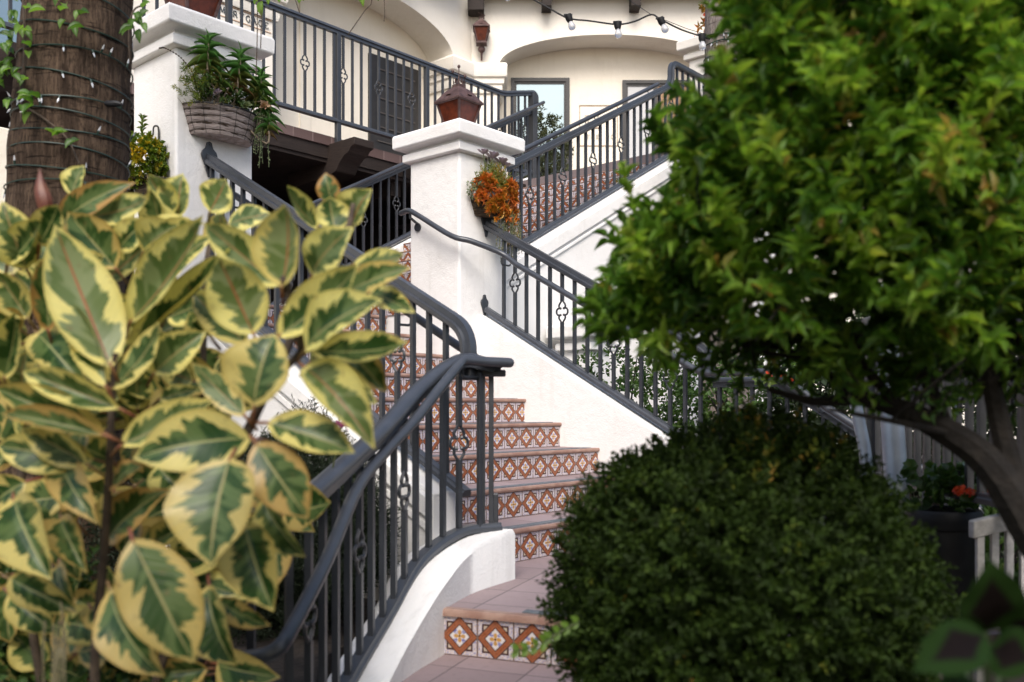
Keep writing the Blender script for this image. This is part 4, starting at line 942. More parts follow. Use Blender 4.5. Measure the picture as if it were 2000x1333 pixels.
# coordinates as read in two enlargements of the photograph: A = (0,320) x2.38, B = (0,760) x2.326; (bx,by,tx,ty,width,Y,tone,pale)
LA = [(125,490,10,175,185,2.25,.1,.5),(330,150,390,8,115,2.45,0,.3),(270,300,625,85,140,2.35,.95,.1),(400,250,690,160,110,2.3,.1,.6),(540,490,315,225,180,2.25,.6,.1),
 (520,950,255,290,285,2.0,.05,1),(600,745,955,245,190,2.05,.05,.7),(590,860,1085,400,150,2.1,.05,0),(800,240,690,48,115,2.5,0,.9),(830,255,848,45,150,2.48,0,.7),(975,225,1052,72,165,2.45,0,.9),
 (1060,285,1262,235,115,2.4,0,.5),(1310,575,1328,188,225,1.95,.25,1),(1180,795,1012,430,245,1.98,0,1),(1290,805,1672,470,190,1.95,.05,.15),(1420,862,1772,630,215,1.88,0,.1),
 (1440,870,1905,835,150,1.95,.05,0),(1180,1130,1275,790,310,1.85,.35,.1),(1450,520,1640,296,195,2.05,0,.4),(1480,300,1330,102,95,2.35,0,.5),(1545,190,1513,42,95,2.4,1,.2),(1640,280,1727,118,160,2.3,0,.9),
 (1560,310,1530,155,140,2.28,0,.2),(1640,470,1885,425,115,2.2,0,.8),(1590,610,1908,480,135,2.12,.5,.2),(1720,600,1925,690,110,2.15,.05,.1),(1590,835,1800,1060,170,2.0,.75,.2),(1415,945,1742,1320,200,1.9,.05,.9),
 (1440,985,1752,1110,170,1.95,0,.5),(1440,925,1602,855,120,2.1,0,.9),(1240,1205,1650,1340,180,1.82,.15,.1),(560,1140,100,965,135,1.95,.1,.3),(560,1310,995,1100,150,1.95,.15,.4),(715,975,955,780,160,2.1,.05,.3),
 (1140,1175,890,925,120,2.0,.45,.4),(130,720,-20,500,170,2.2,.3,.4),(225,780,200,440,120,2.15,1,.1),(20,1000,70,690,150,2.1,.2,0),(495,1040,330,640,140,2.0,.1,.2),(510,1050,745,735,150,2.0,.2,.2),
 (550,400,690,255,120,2.3,.05,0),(665,410,830,280,160,2.25,.2,.4),(1150,840,890,600,150,2.15,.25,.5),(1300,570,945,275,175,2.1,.05,.6),(900,1010,735,950,105,2.25,.1,.9),(740,1095,925,1045,80,2.2,.1,.3),
 (490,1255,-30,1040,185,1.95,.5,.1),(490,1265,0,1160,115,1.88,.8,.2),(380,760,200,560,140,2.3,.2,.6),(760,560,1000,330,130,2.25,.1,.3),(980,300,1130,420,120,2.2,0,.5),(60,520,-40,300,130,2.3,.2,.5),(300,560,420,330,120,2.32,.4,.3)]
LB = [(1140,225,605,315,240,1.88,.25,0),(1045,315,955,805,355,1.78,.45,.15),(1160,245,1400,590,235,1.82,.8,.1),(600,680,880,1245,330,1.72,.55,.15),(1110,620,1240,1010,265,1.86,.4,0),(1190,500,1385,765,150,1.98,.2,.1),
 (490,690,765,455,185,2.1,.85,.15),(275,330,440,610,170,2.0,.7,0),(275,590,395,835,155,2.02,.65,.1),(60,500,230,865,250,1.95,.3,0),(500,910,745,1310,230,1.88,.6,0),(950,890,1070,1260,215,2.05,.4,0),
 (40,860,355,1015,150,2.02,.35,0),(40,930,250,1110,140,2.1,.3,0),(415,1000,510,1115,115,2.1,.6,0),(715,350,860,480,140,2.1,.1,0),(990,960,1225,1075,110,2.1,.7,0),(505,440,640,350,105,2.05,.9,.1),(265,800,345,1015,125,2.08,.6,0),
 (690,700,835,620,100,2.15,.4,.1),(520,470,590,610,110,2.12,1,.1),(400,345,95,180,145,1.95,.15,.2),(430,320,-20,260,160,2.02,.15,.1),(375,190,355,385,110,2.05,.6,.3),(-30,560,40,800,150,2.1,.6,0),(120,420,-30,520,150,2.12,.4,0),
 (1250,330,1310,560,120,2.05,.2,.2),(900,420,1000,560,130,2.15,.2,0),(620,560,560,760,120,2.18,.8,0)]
rub = thing('variegated_rubber_plant', P(230, 1500, 2.1), 'large rubber plant with cream-edged green leaves filling the left foreground', 'plant')
ls = LeafSet(); pet = MB(); rl = random.Random(5)
def addleaf(bx, by, tx, ty, wd, Y, tone, pale):
    L = math.hypot(tx-bx, ty-by)
    dy = rl.uniform(-0.05, 0.05); b_ = P(bx, by, Y+0.02+rl.uniform(0, 0.05)); e = P(tx, ty, Y-dy)
    n = V((rl.uniform(-0.35, 0.35), -1, rl.uniform(0.0, 0.55)))
    up = ty < by
    ls.leaf(b_, e, n, wd*0.5*Y/F*1.2*rl.uniform(0.9, 1.1), bend=rl.uniform(0.03, 0.16)*(1 if not up else rl.choice((1, -0.7))), fold=rl.choice((rl.uniform(0.1, 0.45), rl.uniform(0.4, 0.7), rl.uniform(0.6, 1.1))), col=(rl.random(), tone, pale))
    d = (b_-e).normalized(); q = b_+d*0.03+V((0, 0.02, -0.01)); pet.tube([b_+(e-b_)*0.04, b_, q], [0.0028, 0.0035, 0.004], 6)
for a in LA: addleaf(a[0]/2.38, 320+a[1]/2.38, a[2]/2.38, 320+a[3]/2.38, a[4]/2.38, *a[5:])
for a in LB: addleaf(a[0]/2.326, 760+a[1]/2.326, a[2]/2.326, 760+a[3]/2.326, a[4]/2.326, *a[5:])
for i in range(85):              # inner leaves filling the upper half
    px = rl.uniform(-60, 470); py = rl.uniform(470, 860); Y = rl.uniform(2.22, 2.6)
    if 355 < px < 500 and 560 < py < 720: continue
    an = rl.uniform(-2.8, -0.3); L = rl.uniform(75, 115)
    addleaf(px, py, px+L*math.cos(an), py+L*math.sin(an), rl.uniform(46, 72), Y, rl.uniform(0.0, 0.4), rl.choice((0, 0.2, 0.8)))
for i in range(130):              # older leaves deeper inside the plant, their darker tone also standing in for shade
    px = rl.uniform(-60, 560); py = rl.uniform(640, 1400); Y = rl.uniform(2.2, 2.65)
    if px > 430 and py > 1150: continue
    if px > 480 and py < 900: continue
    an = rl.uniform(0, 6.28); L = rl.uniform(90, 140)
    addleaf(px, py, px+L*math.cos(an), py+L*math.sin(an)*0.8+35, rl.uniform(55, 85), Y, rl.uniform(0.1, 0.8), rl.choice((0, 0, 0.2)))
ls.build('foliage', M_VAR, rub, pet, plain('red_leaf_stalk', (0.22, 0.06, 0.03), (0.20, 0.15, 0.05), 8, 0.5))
for pts in ([(195, 1560, 2.12), (185, 1300, 2.12), (203, 1080, 2.1), (214, 900, 2.07), (220, 760, 2.05), (226, 690, 2.04)], [(240, 1560, 2.3), (330, 1250, 2.3), (440, 960, 2.2), (490, 830, 2.1), (540, 740, 2.05), (592, 680, 2.02), (600, 620, 2.0)],
            [(120, 1560, 2.35), (60, 1200, 2.3), (40, 950, 2.25), (80, 720, 2.3), (110, 560, 2.32)], [(260, 1560, 2.45), (340, 1200, 2.45), (390, 850, 2.4), (400, 560, 2.4), (410, 470, 2.45)],
            [(592, 680, 2.02), (560, 560, 2.0), (552, 545, 1.98)], [(480, 850, 2.1), (600, 600, 2.2), (670, 480, 2.25), (690, 400, 2.3)]):
    m = MB(); c = crom([P(*q) for q in pts], 5); m.tube(c, [0.0125-0.006*i/len(c) for i in range(len(c))], 8); m.build('stem', M_STEM, rub, smooth=True)
m = MB(); m.tube(crom([P(92, 440, 2.3), P(88, 400, 2.3), P(80, 365, 2.3), P(78, 330, 2.3)], 4), [0.005, 0.009, 0.013, 0.017, 0.019, 0.020, 0.019, 0.017, 0.014, 0.011, 0.007, 0.004, 0.001], 8); m.build('leaf_sheath', M_BUD, rub, smooth=True)
# dry grassy strands at its foot
m = MB()
for i in range(9):
    x0 = rl.uniform(85, 140); m.tube(crom([P(x0, 1190+rl.uniform(-20, 60), 1.95), P(x0+rl.uniform(-15, 15), 1290, 1.93), P(x0+rl.uniform(-30, 30), 1400, 1.92)], 4), 0.0022, 5)
tag(m.build('dry_stalks', plain('straw_stalk', (0.17, 0.15, 0.08), (0.12, 0.10, 0.05), 20, 0.7), loc=P(110, 1400, 1.92), smooth=True), 'thin pale dry stalks at the foot of the rubber plant', 'stalks')

# ------------------------------------------------------------------ round clipped boxwood
bc = P(1448, 1162, 2.55)
def yel(p): 
    c = np.array(P(1560, 850, 2.3)); return (np.linalg.norm((p-c)*np.array([1.0, 0.5, 1.6]), axis=1) < 0.24) & (RNG.random(len(p)) < 0.2)
bush = shrub('boxwood_bush', 'dark round clipped boxwood in the right foreground with a few yellow leaves on top', bc, (0.490, 0.46, 0.462), 5400, 9, 0.06, 0.023, 0.013, M_BOX, OVAL, 0.78, 0.05, 'bush', ground=-1.16, yellow=yel, up=0.2)
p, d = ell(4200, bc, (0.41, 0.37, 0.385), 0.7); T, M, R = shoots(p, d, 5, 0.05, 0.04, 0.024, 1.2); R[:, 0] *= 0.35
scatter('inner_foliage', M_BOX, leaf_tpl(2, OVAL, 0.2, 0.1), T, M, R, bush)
m = MB(); tw = crom([P(1130, 1215, 2.25), P(1085, 1240, 2.2), P(1050, 1262, 2.18), P(1005, 1272, 2.16)], 5); m.tube(tw, 0.0025, 6); m.build('stray_twig', M_GSTEM, bush, smooth=True)
T, M, R = [], [], []
for q in tw[::2]:
    for s in (-1, 1): T.append(np.array(q)); dd = np.array([-0.5+RNG.normal(0, .2), -0.3, 0.5*s]); T0 = frames(dd[None], np.array([[0.2, -1, 0.4]]), np.array([0.028]), np.array([0.017])); M.append(T0[0]); R.append([0.9, .5, .5])
scatter('twig_leaves', M_VINE, leaf_tpl(3, OVAL, 0.2, 0.1), np.array(T), np.array(M), np.array(R), bush)

# ------------------------------------------------------------------ citrus tree on the right
def inpoly(x, y, poly):
    c = np.zeros(len(x), bool); j = len(poly)-1
    for i in range(len(poly)):
        xi, yi = poly[i]; xj, yj = poly[j]
        c ^= ((yi > y) != (yj > y)) & (x < (xj-xi)*(y-yi)/(yj-yi+1e-9)+xi); j = i
    return c
CR = [(1480,-160),(1452,40),(1478,120),(1462,190),(1420,255),(1380,270),(1352,330),(1385,385),(1370,440),(1285,470),(1250,490),(1275,530),(1230,590),(1210,640),(1225,672),(1270,640),(1330,645),(1420,632),(1500,640),(1560,645),(1640,690),(1720,690),(1800,680),(1900,690),(2000,720),(2080,720),(2220,700),(2220,-160)]
N = 10500; x = RNG.uniform(1130, 2220, N); y = RNG.uniform(-160, 720, N); k = inpoly(x, y, CR)
dens = np.ones(N); dens[y > 470] = 0.75; dens[(y > 590)] = 0.36; dens[(x < 1450) & (y > 470)] = 0.8; dens[(x > 1700) & (y > 560)] = 0.5
k &= RNG.random(N) < dens*0.46; x, y = x[k], y[k]
u_ = np.clip((x-1680)/520, -1, 1); v_ = np.clip((y-290)/470, -1, 1); th = np.sqrt(np.clip(1-u_*u_*0.9, 0.05, 1)*np.clip(1-v_*v_*0.85, 0.05, 1))
Yd = 2.45+RNG.uniform(-1, 1, len(x))*0.52*th; cl = np.sin(x*0.021+1.3)*np.sin(y*0.024)+np.sin(x*0.043+y*0.03)*0.6
Yd -= 0.10*cl
pp = np.stack([(x-1000)*Yd/F, Yd, (HZ-y)*Yd/F], 1)
cen = np.array(P(1720, 420, 2.5)); a = (pp-cen); a /= np.linalg.norm(a, axis=1, keepdims=True); a = a*0.7+np.array([-0.05, -0.15, 0.75])+RNG.normal(0, 0.35, a.shape)
q_ = RNG.random(len(pp)) < 0.3; od = (pp-cen)/np.linalg.norm(pp-cen, axis=1, keepdims=True); pp = pp+od*(q_*RNG.uniform(0, 0.10, len(pp)))[:, None]
r0 = np.clip(RNG.beta(2.2, 2.2, (len(pp), 1))+0.10*cl[:, None]+0.05, 0, 0.9); r0 = np.where(RNG.random((len(pp), 1)) < 0.012, 0.98, r0)
T, M, R = shoots(pp, a, 12, 0.10, 0.054, 0.0155, 0.85, r0, hue=0.08, tipup=0.5)
tree = thing('citrus_tree', V((1.52, 2.3, -0.9)), 'glossy green citrus tree leaning in from the right above the clipped bush', 'tree')
scatter('crown', M_CITRUS, leaf_tpl(4, LANCE, 0.35, 0.22), T, M, R, tree)
# thin leafy sprays hanging under the crown
n = 110; xs = RNG.uniform(1440, 2080, n); ys = 640+RNG.uniform(0, 120, n)*np.clip((xs-1150)/350, .3, 1); ys = np.where((xs < 1760) & (ys > 690), 655+RNG.uniform(0, 30, n), ys); Ys_ = RNG.uniform(2.25, 2.8, n)
bq = np.stack([(xs-1000)*Ys_/F, Ys_, (HZ-ys)*Ys_/F], 1); ba = np.stack([RNG.normal(-.35, .6, n), RNG.normal(-.1, .3, n), RNG.normal(-.15, .45, n)], 1)
Ts, Ms, Rs = shoots(bq, ba, 11, 0.15, 0.048, 0.0145, 0.8, RNG.uniform(.1, .7, (n, 1)), hue=0.06)
bq_h, ba_h = bq.copy(), ba.copy()
scatter('hanging_spray_leaves', M_CITRUS, leaf_tpl(4, LANCE, 0.35, 0.22), Ts, Ms, Rs, tree)
# stray outer shoots that break the outline
bq, ba = [], []
for (xa, ya), (xb, yb_) in zip(CR, CR[1:22]):
    L_ = math.hypot(xb-xa, yb_-ya); nx, ny = (yb_-ya)/L_, -(xb-xa)/L_
    for i in range(int(L_/16)+1):
        t_ = random.random(); Y_ = random.uniform(2.15, 2.75); bq.append(tuple(P(xa+(xb-xa)*t_-nx*0+random.gauss(20, 14), ya+(yb_-ya)*t_+random.gauss(0, 12), Y_)))
        ba.append((nx*0.55*(-1 if nx > 0 else 1)+random.gauss(0, .3), random.gauss(-.1, .3), 0.75+random.gauss(0, .35)) if ya < 600 else (random.gauss(-.3, .5), random.gauss(-.1, .3), random.gauss(-.1, .5)))
Ts, Ms, Rs = shoots(np.array(bq), np.array(ba), 10, 0.13, 0.05, 0.0145, 0.75, RNG.uniform(.4, .85, (len(bq), 1)), hue=0.06, tipup=0.4)
scatter('outer_shoot_leaves', M_CITRUS, leaf_tpl(4, LANCE, 0.35, 0.22), Ts, Ms, Rs, tree)
limbs = [[(2200, 1500, 2.3, .05), (2110, 1230, 2.32, .045), (2005, 1020, 2.35, .052), (1930, 905, 2.38, .044), (1850, 845, 2.42, .038), (1760, 800, 2.45, .029), (1680, 780, 2.45, .019), (1590, 785, 2.44, .012), (1500, 760, 2.4, .007)],
         [(2005, 1020, 2.35, .034), (1960, 860, 2.4, .028), (1930, 720, 2.45, .024), (1900, 600, 2.5, .018), (1850, 420, 2.5, .012)], [(2005, 1010, 2.35, .03), (2060, 800, 2.4, .024), (2090, 600, 2.45, .018), (2060, 350, 2.5, .01)],
         [(1850, 845, 2.42, .022), (1800, 700, 2.5, .017), (1790, 560, 2.5, .013), (1720, 380, 2.5, .008)], [(1760, 800, 2.45, .016), (1660, 690, 2.4, .011), (1560, 600, 2.35, .008), (1450, 520, 2.3, .005)],
         [(1680, 780, 2.45, .012), (1570, 700, 2.5, .009), (1400, 640, 2.5, .006), (1260, 620, 2.45, .004)], [(1900, 600, 2.5, .013), (1750, 560, 2.55, .01), (1600, 420, 2.55, .007), (1500, 250, 2.5, .005)], [(1930, 720, 2.45, .014), (2010, 640, 2.35, .01), (2090, 560, 2.3, .006)],
         [(1850, 845, 2.40, .010), (1740, 822, 2.3, .007), (1620, 800, 2.25, .004)], [(1790, 560, 2.5, .010), (1680, 520, 2.4, .007), (1540, 480, 2.3, .005)], [(1660, 690, 2.4, .008), (1500, 690, 2.45, .006), (1330, 600, 2.4, .004)]]
tr_ = MB(); br = MB(); ends = []
for i, lb in enumerate(limbs):
    c = crom([P(*q[:3]) for q in lb], 4); rr = [q[3] for q in lb]; rs = [rr[min(j//4, len(rr)-1)]*(1-(j % 4)/4)+rr[min(j//4+1, len(rr)-1)]*(j % 4)/4 for j in range(len(c))]
    (tr_ if i == 0 else br).tube(c, rs, 8); ends += [np.array(q) for q in c[8 if i == 0 else 3:]]
ends = np.array(ends); idx = RNG.choice(len(pp), 330, replace=False)
for i in idx:
    q = pp[i]; e = ends[np.argmin(np.linalg.norm(ends-q, axis=1))]; mid = (q+e)/2+RNG.normal(0, 0.03, 3)+np.array([0, 0, 0.02])
    br.tube(crom([V(e), V(mid), V(q)], 3), [0.0045, 0.0042, 0.004, 0.0035, 0.003, 0.0025, 0.002], 5)
for a_, d_ in zip(bq_h, ba_h):
    d_ = V(d_).normalized(); a_ = V(a_); e = V(ends[np.argmin(np.linalg.norm(ends-np.array(a_), axis=1))]); br.tube(crom([e, (e+a_)/2+V((0, 0, .03)), a_, a_+d_*.14], 3), 0.0026, 5)
q0 = P(1262, 420, 2.3); br.tube(crom([P(1285, 500, 2.35), P(1248, 430, 2.32), P(1222, 345, 2.3)], 4), 0.0025, 5)
tr_.build('trunk', M_BARK, tree, smooth=True); br.build('branches', M_BARK, tree, smooth=True)
sp = np.array([P(1240, 425, 2.3), P(1232, 390, 2.3), P(1225, 355, 2.3)]); T, M, R = shoots(sp, np.array([[-0.25, -0.1, 1.0]]*3), 5, 0.03, 0.05, 0.016, 0.7, np.full((3, 1), 0.8), hue=0.05)
scatter('shoot_leaves', M_CITRUS, leaf_tpl(4, LANCE, 0.35, 0.22), T, M, R, tree)

# unseen tree added behind the camera only to shade the near plants
shade = thing('added_shade_tree', V((0.4, -3.4, -1.75)), 'unseen tree added behind the camera to shade the near plants', 'tree')
N = 4200; p, d = ell(N, (0.6, -2.2, 1.45), (5.0, 1.55, 1.0), 0.0); a = d/np.linalg.norm(d, axis=1, keepdims=True)*0.6+np.array([0, 0, .5])+RNG.normal(0, .4, p.shape)
T, M, R = shoots(p, a, 6, 0.16, 0.17, 0.08, 1.0); scatter('crown', M_CITRUS, leaf_tpl(2, OVAL, 0.3, 0.2), T, M, R*np.array([.6, 1, 1]), shade)
m = MB(); m.tube(crom([V((0.4, -3.4, -1.8)), V((.3, -3.5, 0)), V((.6, -3.6, 1.6)), V((.7, -3.6, 3.2))], 5), [.2-.008*i for i in range(16)], 10)
for q in ((-2.6, -3.2, 3.2), (3.6, -3.8, 3.2), (-.8, -4.6, 3.8), (1.8, -2.6, 3.8)): m.tube(crom([V((.5, -3.55, 1.2)), V((.5, -3.55, 1.6)).lerp(V(q), .5)+Z3*.2, V(q)], 5), [.09-.007*i for i in range(11)], 8)
m.build('trunk', M_BARK, shade, smooth=True)
# ------------------------------------------------------------------ wall baskets
def wicker(name, c1, c2):
    t = NT(name); M = t.math; ob = t.coord('Object'); sx = t.node('ShaderNodeSeparateXYZ'); t.ln(ob, sx.inputs[0])
    n = t.noise(7, 4, 0.65, map_scale=(1, 1, 9)); n2 = t.noise(40, 3, 0.6, map_scale=(0.6, 0.6, 6))
    rows = M('ABSOLUTE', M('SINE', M('ADD', M('MULTIPLY', sx.outputs[2], 78.0), M('MULTIPLY', n, 4.5))))
    col = t.mix(t.step(n2, 0.3, 0.7), c1, c2); col = t.mix(t.step(rows, 0.42, 0.12), col, (0.05, 0.034, 0.022))
    t.set(col, 0.85, 0, 0.2); t.bump(M('ADD', rows, M('MULTIPLY', n2, 0.8)), 0.9, 0.02); return t.m
M_WICK = wicker('grey_reed_wicker', (0.27, 0.215, 0.19), (0.42, 0.36, 0.335)); M_WICK2 = wicker('dark_moss_wicker', (0.05, 0.036, 0.024), (0.12, 0.085, 0.055))
M_WIRE = plain('black_wire', (0.015, 0.014, 0.013), None, rough=0.5)
def dshape(c, along, out, rw, ro, n=22): return [V(c)+along*(rw*math.cos(math.pi*i/n))+out*(ro*math.sin(math.pi*i/n)) for i in range(n+1)]
def basket(root, c, along, out, zt, zb, rw, ro, taper=0.78, mat=None, sag=0.0):
    m = MB(); rows = 10; n = 22; vs = []
    for k in range(rows+1):
        t = k/rows; z = zt+(zb-zt)*t; f = 1-(1-taper)*t+0.012*math.sin(k*2.3)
        vs += [q+Z3*z for q in dshape(V((c.x, c.y, 0)), along, out, rw*f, ro*f, n)]
    w_ = n+1
    m.add(vs, [(k*w_+i, k*w_+i+1, (k+1)*w_+i+1, (k+1)*w_+i) for k in range(rows) for i in range(n)]+[tuple(rows*w_+i for i in range(w_))[::-1], tuple(k*w_ for k in range(rows+1)), tuple(k*w_+n for k in range(rows+1))])
    o = m.build('basket', mat or M_WICK, root, smooth=True, angle=50)
    m = MB()
    for i in range(2, n-1, 3):
        m.tube([vs[k*w_+i]+(vs[k*w_+i]-V((c.x, c.y, vs[k*w_+i].z))).normalized()*0.004 for k in range(0, rows+1, 2)], 0.0014, 5)
    m.tube([vs[i]+Z3*0.003 for i in range(w_)], 0.006, 6); m.build('wire_frame', M_WIRE, root)
    top = MB(); ring = [q+Z3*(zt-0.012) for q in dshape(V((c.x, c.y, 0)), along, out, rw*0.96, ro*0.96, n)]; top.add(ring, [tuple(range(len(ring)))]); top.build('moss', plain('dry_moss', (0.06, 0.045, 0.025), (0.16, 0.12, 0.07), 30, 0.95, 0.8, 60), root)
    fr = MB()
    for i in range(70):
        q = ring[random.randrange(len(ring))]+V((random.gauss(0, .012), random.gauss(0, .012), 0)); fr.tube([q, q+V((random.gauss(0, .03), random.gauss(0, .03), random.uniform(0.0, .035)))], .0016, 4)
    fr.build('straw_leaves', plain('straw_rim', (0.22, 0.17, 0.10), (0.34, 0.28, 0.19), 30, 0.9), root)
    return o
def strands(root, name, pts0, lens, mat, outdir, L=0.012, Wd=0.008, seed=1, sway=0.05):
    r = random.Random(seed); m = MB(); T, M, R = [], [], []
    for p, ln_ in zip(pts0, lens):
        sw = V((r.uniform(-sway, sway), r.uniform(-sway, sway), 0)); o = V(outdir)*r.uniform(0.02, 0.05)
        c = crom([p, p+o+Z3*-0.02, p+o+sw*0.5+Z3*(-ln_*0.5), p+o+sw+Z3*-ln_], 5); m.tube(c, 0.0018, 4)
        q = 0.0
        for a, b_ in zip(c, c[1:]):
            for k in range(max(1, int((b_-a).length/0.012))):
                x = a.lerp(b_, r.random()); T.append(np.array(x)+RNG.normal(0, 0.002, 3)); d = RNG.normal(0, 1, (1, 3)); M.append(frames(d, unit(1), np.array([L*r.uniform(.7, 1.3)]), np.array([Wd]))[0]); R.append([r.random(), r.random(), r.random()])
    m.build(name, M_GSTEM, root, smooth=True)
    scatter(name+'_beads', mat, leaf_tpl(2, OVAL, 0.5, 0.3), np.array(T), np.array(M), np.array(R), root)
def hook(root, p, out):
    m = MB(); m.tube(crom([p-Z3*0.10+out*0.012, p+out*0.012, p+Z3*0.03+out*0.02, p+Z3*0.02+out*0.045, p-Z3*0.03+out*0.05], 4), 0.006, 6); m.build('hook', M_WIRE, root, smooth=True)
def aloes(specs, L=0.135, Wd=0.0112):
    T, M, R = [], [], []
    for (p, h, lean, sc) in specs:
        n = int(h/0.0062)
        for i in range(n):
            t = i/n; an = i*2.4; q = V(p)+V(lean)*(t*h)+Z3*(t*h)
            el = math.radians(8+70*max(0, (t-0.35)/0.65)**1.5); d = V((math.cos(an)*math.cos(el), math.sin(an)*math.cos(el), math.sin(el)))
            l = L*sc*(0.75+0.35*math.sin(math.pi*min(1, t+0.12)))*random.uniform(0.85, 1.15)
            T.append(tuple(q)); M.append(frames(np.array([d]), np.array([[0, 0, 1.0]]), np.array([l]), np.array([Wd*sc]))[0]); R.append([min(1, max(0, 0.02+0.95*t**0.8+random.gauss(0, 0.12))), random.random(), 0])
    return np.array(T), np.array(M), np.array(R)
# left: wide wicker basket with aloes
out = UD*-1; c = W(5.412, 3.285)
root = thing('hanging_basket', c+Z3*1.70+out*0.1, 'wide grey wicker wall basket of spiky aloes and trailing succulents on the left pillar', 'basket')
ZT, ZB = 1.905, 1.73
basket(root, c, VD, out, ZT, ZB, 0.262, 0.20, 0.80); hook(root, c+Z3*2.16, out)
def bp(a, o, z): return c+VD*a+out*o+Z3*z
sp = [(bp(-0.16, .12, 2.07), 0.24, (0.05, -.05, 0), 1.0), (bp(0.03, .15, 2.03), 0.235, (0.12, 0, 0), 1.0), (bp(0.20, .13, 1.97), 0.22, (0.10, 0, 0), 0.98), (bp(-0.10, .15, 1.99), 0.14, (0, 0, 0), 0.95), (bp(0.25, .13, 1.86), 0.15, (0.25, 0, 0), 0.85), (bp(0.23, .18, 1.78), 0.10, (0.2, -.1, 0), 0.8)]
T, M, R = aloes(sp); ALT = leaf_tpl(6, NEEDLE, 0.35, 0.5); scatter('aloe_rosettes', M_ALOE, ALT, T, M, R, root)
m = MB()
for p, h, ln_, s in sp: m.tube(crom([bp(random.uniform(-.15, .2), .1, ZT-0.02), V(p)-Z3*0.05, V(p)+V(ln_)*h+Z3*h*0.9], 4), 0.007, 6)
for i in range(16): a = random.uniform(-.22, .22); m.tube(crom([bp(a, .1, ZT-.02), bp(a+random.uniform(-.05, .05), random.uniform(.08, .18), ZT+.06), bp(a+random.uniform(-.08, .08), random.uniform(.05, .2), ZT+random.uniform(.08, .18))], 3), 0.004, 5)
m.build('stalks', plain('tan_stalk', (0.16, 0.12, 0.08), (0.24, 0.19, 0.13), 30, 0.8), root, smooth=True)
p = np.array([tuple(bp(RNG.uniform(-.24, .22), RNG.uniform(.03, .2), ZT+RNG.uniform(0, .13))) for i in range(120)]); a = unit(120)*0.6+np.array([0.2, -0.3, 0.6]); T, M, R = shoots(p, a, 9, 0.035, 0.03, 0.010, 1.0, hue=0.1); scatter('green_succulents', M_SUCC, leaf_tpl(3, OVAL, 0.3, 0.1), T, M, R, root)
p = np.array([tuple(bp(-.24+RNG.normal(0, .05), .13+RNG.normal(0, .05), ZT+.10+RNG.normal(0, .05))) for i in range(75)]); a = unit(75)*0.7+np.array([-.2, -.4, .5]); T, M, R = shoots(p, a, 9, 0.03, 0.024, 0.006, 1.0, hue=0.15); scatter('tuft_foliage', M_GOLD, leaf_tpl(2, NEEDLE, 0.3, 0.1), T, M, R*np.array([0.75, 1, 1]), root)
def rosette(root, name, c_, ax, r, mat, n=18, hue=0.5):
    ax = V(ax).normalized(); T, M, R = [], [], []
    e1 = ax.orthogonal().normalized(); e2 = ax.cross(e1)
    for i in range(n):
        t = i/n; an = i*2.4; el = math.radians(75-65*(1-t)) if False else math.radians(15+60*(t)); d = (e1*math.cos(an)+e2*math.sin(an))*math.cos(el)+ax*math.sin(el)
        T.append(tuple(V(c_)+ax*(0.004*t))); M.append(frames(np.array([d]), np.array([ax]), np.array([r*(1.1-0.5*t)]), np.array([r*0.5]))[0]); R.append([hue+random.uniform(-.3, .3), .5, .5])
    return scatter(name, mat, leaf_tpl(4, lambda t: 0.5*math.sin(math.pi*min(1, t**1.5))**0.6 if t < 0.99 else 0.02, 0.3, -0.25), np.array(T), np.array(M), np.clip(np.array(R), 0, 1), root)
M_PEACH = foliage('peach_rosette', [(0.0, (0.50, 0.30, 0.20)), (1.0, (0.62, 0.46, 0.32))], 0.5, 0.2, 1.2)
rosette(root, 'peach_rosette', bp(.17, .24, 1.945), (0.5, -.9, .25), 0.042, M_PEACH); rosette(root, 'purple_rosette', bp(-.13, .19, 1.96), (0, -.8, .6), 0.035, M_PURP, 14)
rosette(root, 'pale_rosette', bp(.07, .2, 1.93), (0.3, -.9, .3), 0.04, M_PALE, 14)
strands(root, 'trailing_strings', [bp(random.uniform(.14, .24), random.uniform(.1, .2), ZT+.01) for i in range(14)], [random.uniform(.12, .36) for i in range(14)], M_PALE, out*0.3+VD*0.6, 0.011, 0.007, 3, 0.03)
m = MB(); st = crom([bp(-.22, .1, 1.98), bp(-.27, .14, 2.06), bp(-.36, .16, 2.13), bp(-.46, .16, 2.16), bp(-.50, .16, 2.15)], 6); m.tube(st, 0.002, 5)
for q in st[6:]: m.ball(q, 0.0055, 6)
st = crom([bp(-.22, .1, 1.98), bp(-.25, .12, 2.05), bp(-.2, .13, 2.1), bp(-.14, .13, 2.13)], 6); m.tube(st, 0.002, 5)
for q in st[3:]: m.ball(q, 0.0055, 6)
m.build('beaded_flower_stalk', M_STEM, root, smooth=True)
# left, other face: golden succulent
outv = VD*-1; c = W(5.60, 2.976)
root = thing('hanging_basket', c+Z3*1.2+outv*0.1, 'dark moss basket of rounded yellow-green succulent on the left pillar beside the palm trunk', 'basket')
basket(root, c, UD, outv, 1.43, 1.16, 0.15, 0.17, 0.7, M_WICK2); hook(root, c+Z3*1.76, outv)
p, d = ell(260, tuple(c+outv*0.12+Z3*1.545), (0.125, 0.115, 0.15), 0.55); T, M, R = shoots(p, d+np.array([0, 0, .03])/0.1, 9, 0.03, 0.038, 0.017, 1.0, hue=0.12, tipup=0.1)
g = np.linalg.norm(T-np.array(P(262, 305, 5.62)), axis=1); R[:, 0] = np.clip(np.where(g < 0.13, R[:, 0]*0.35+0.72, R[:, 0]*0.9), 0, 1)
scatter('succulent_leaves', M_GOLD, leaf_tpl(3, lambda t: 0.5*math.sin(math.pi*min(1, t**1.6))**0.6 if t < .99 else .02, 0.3, 0.0), T, M, R, root)
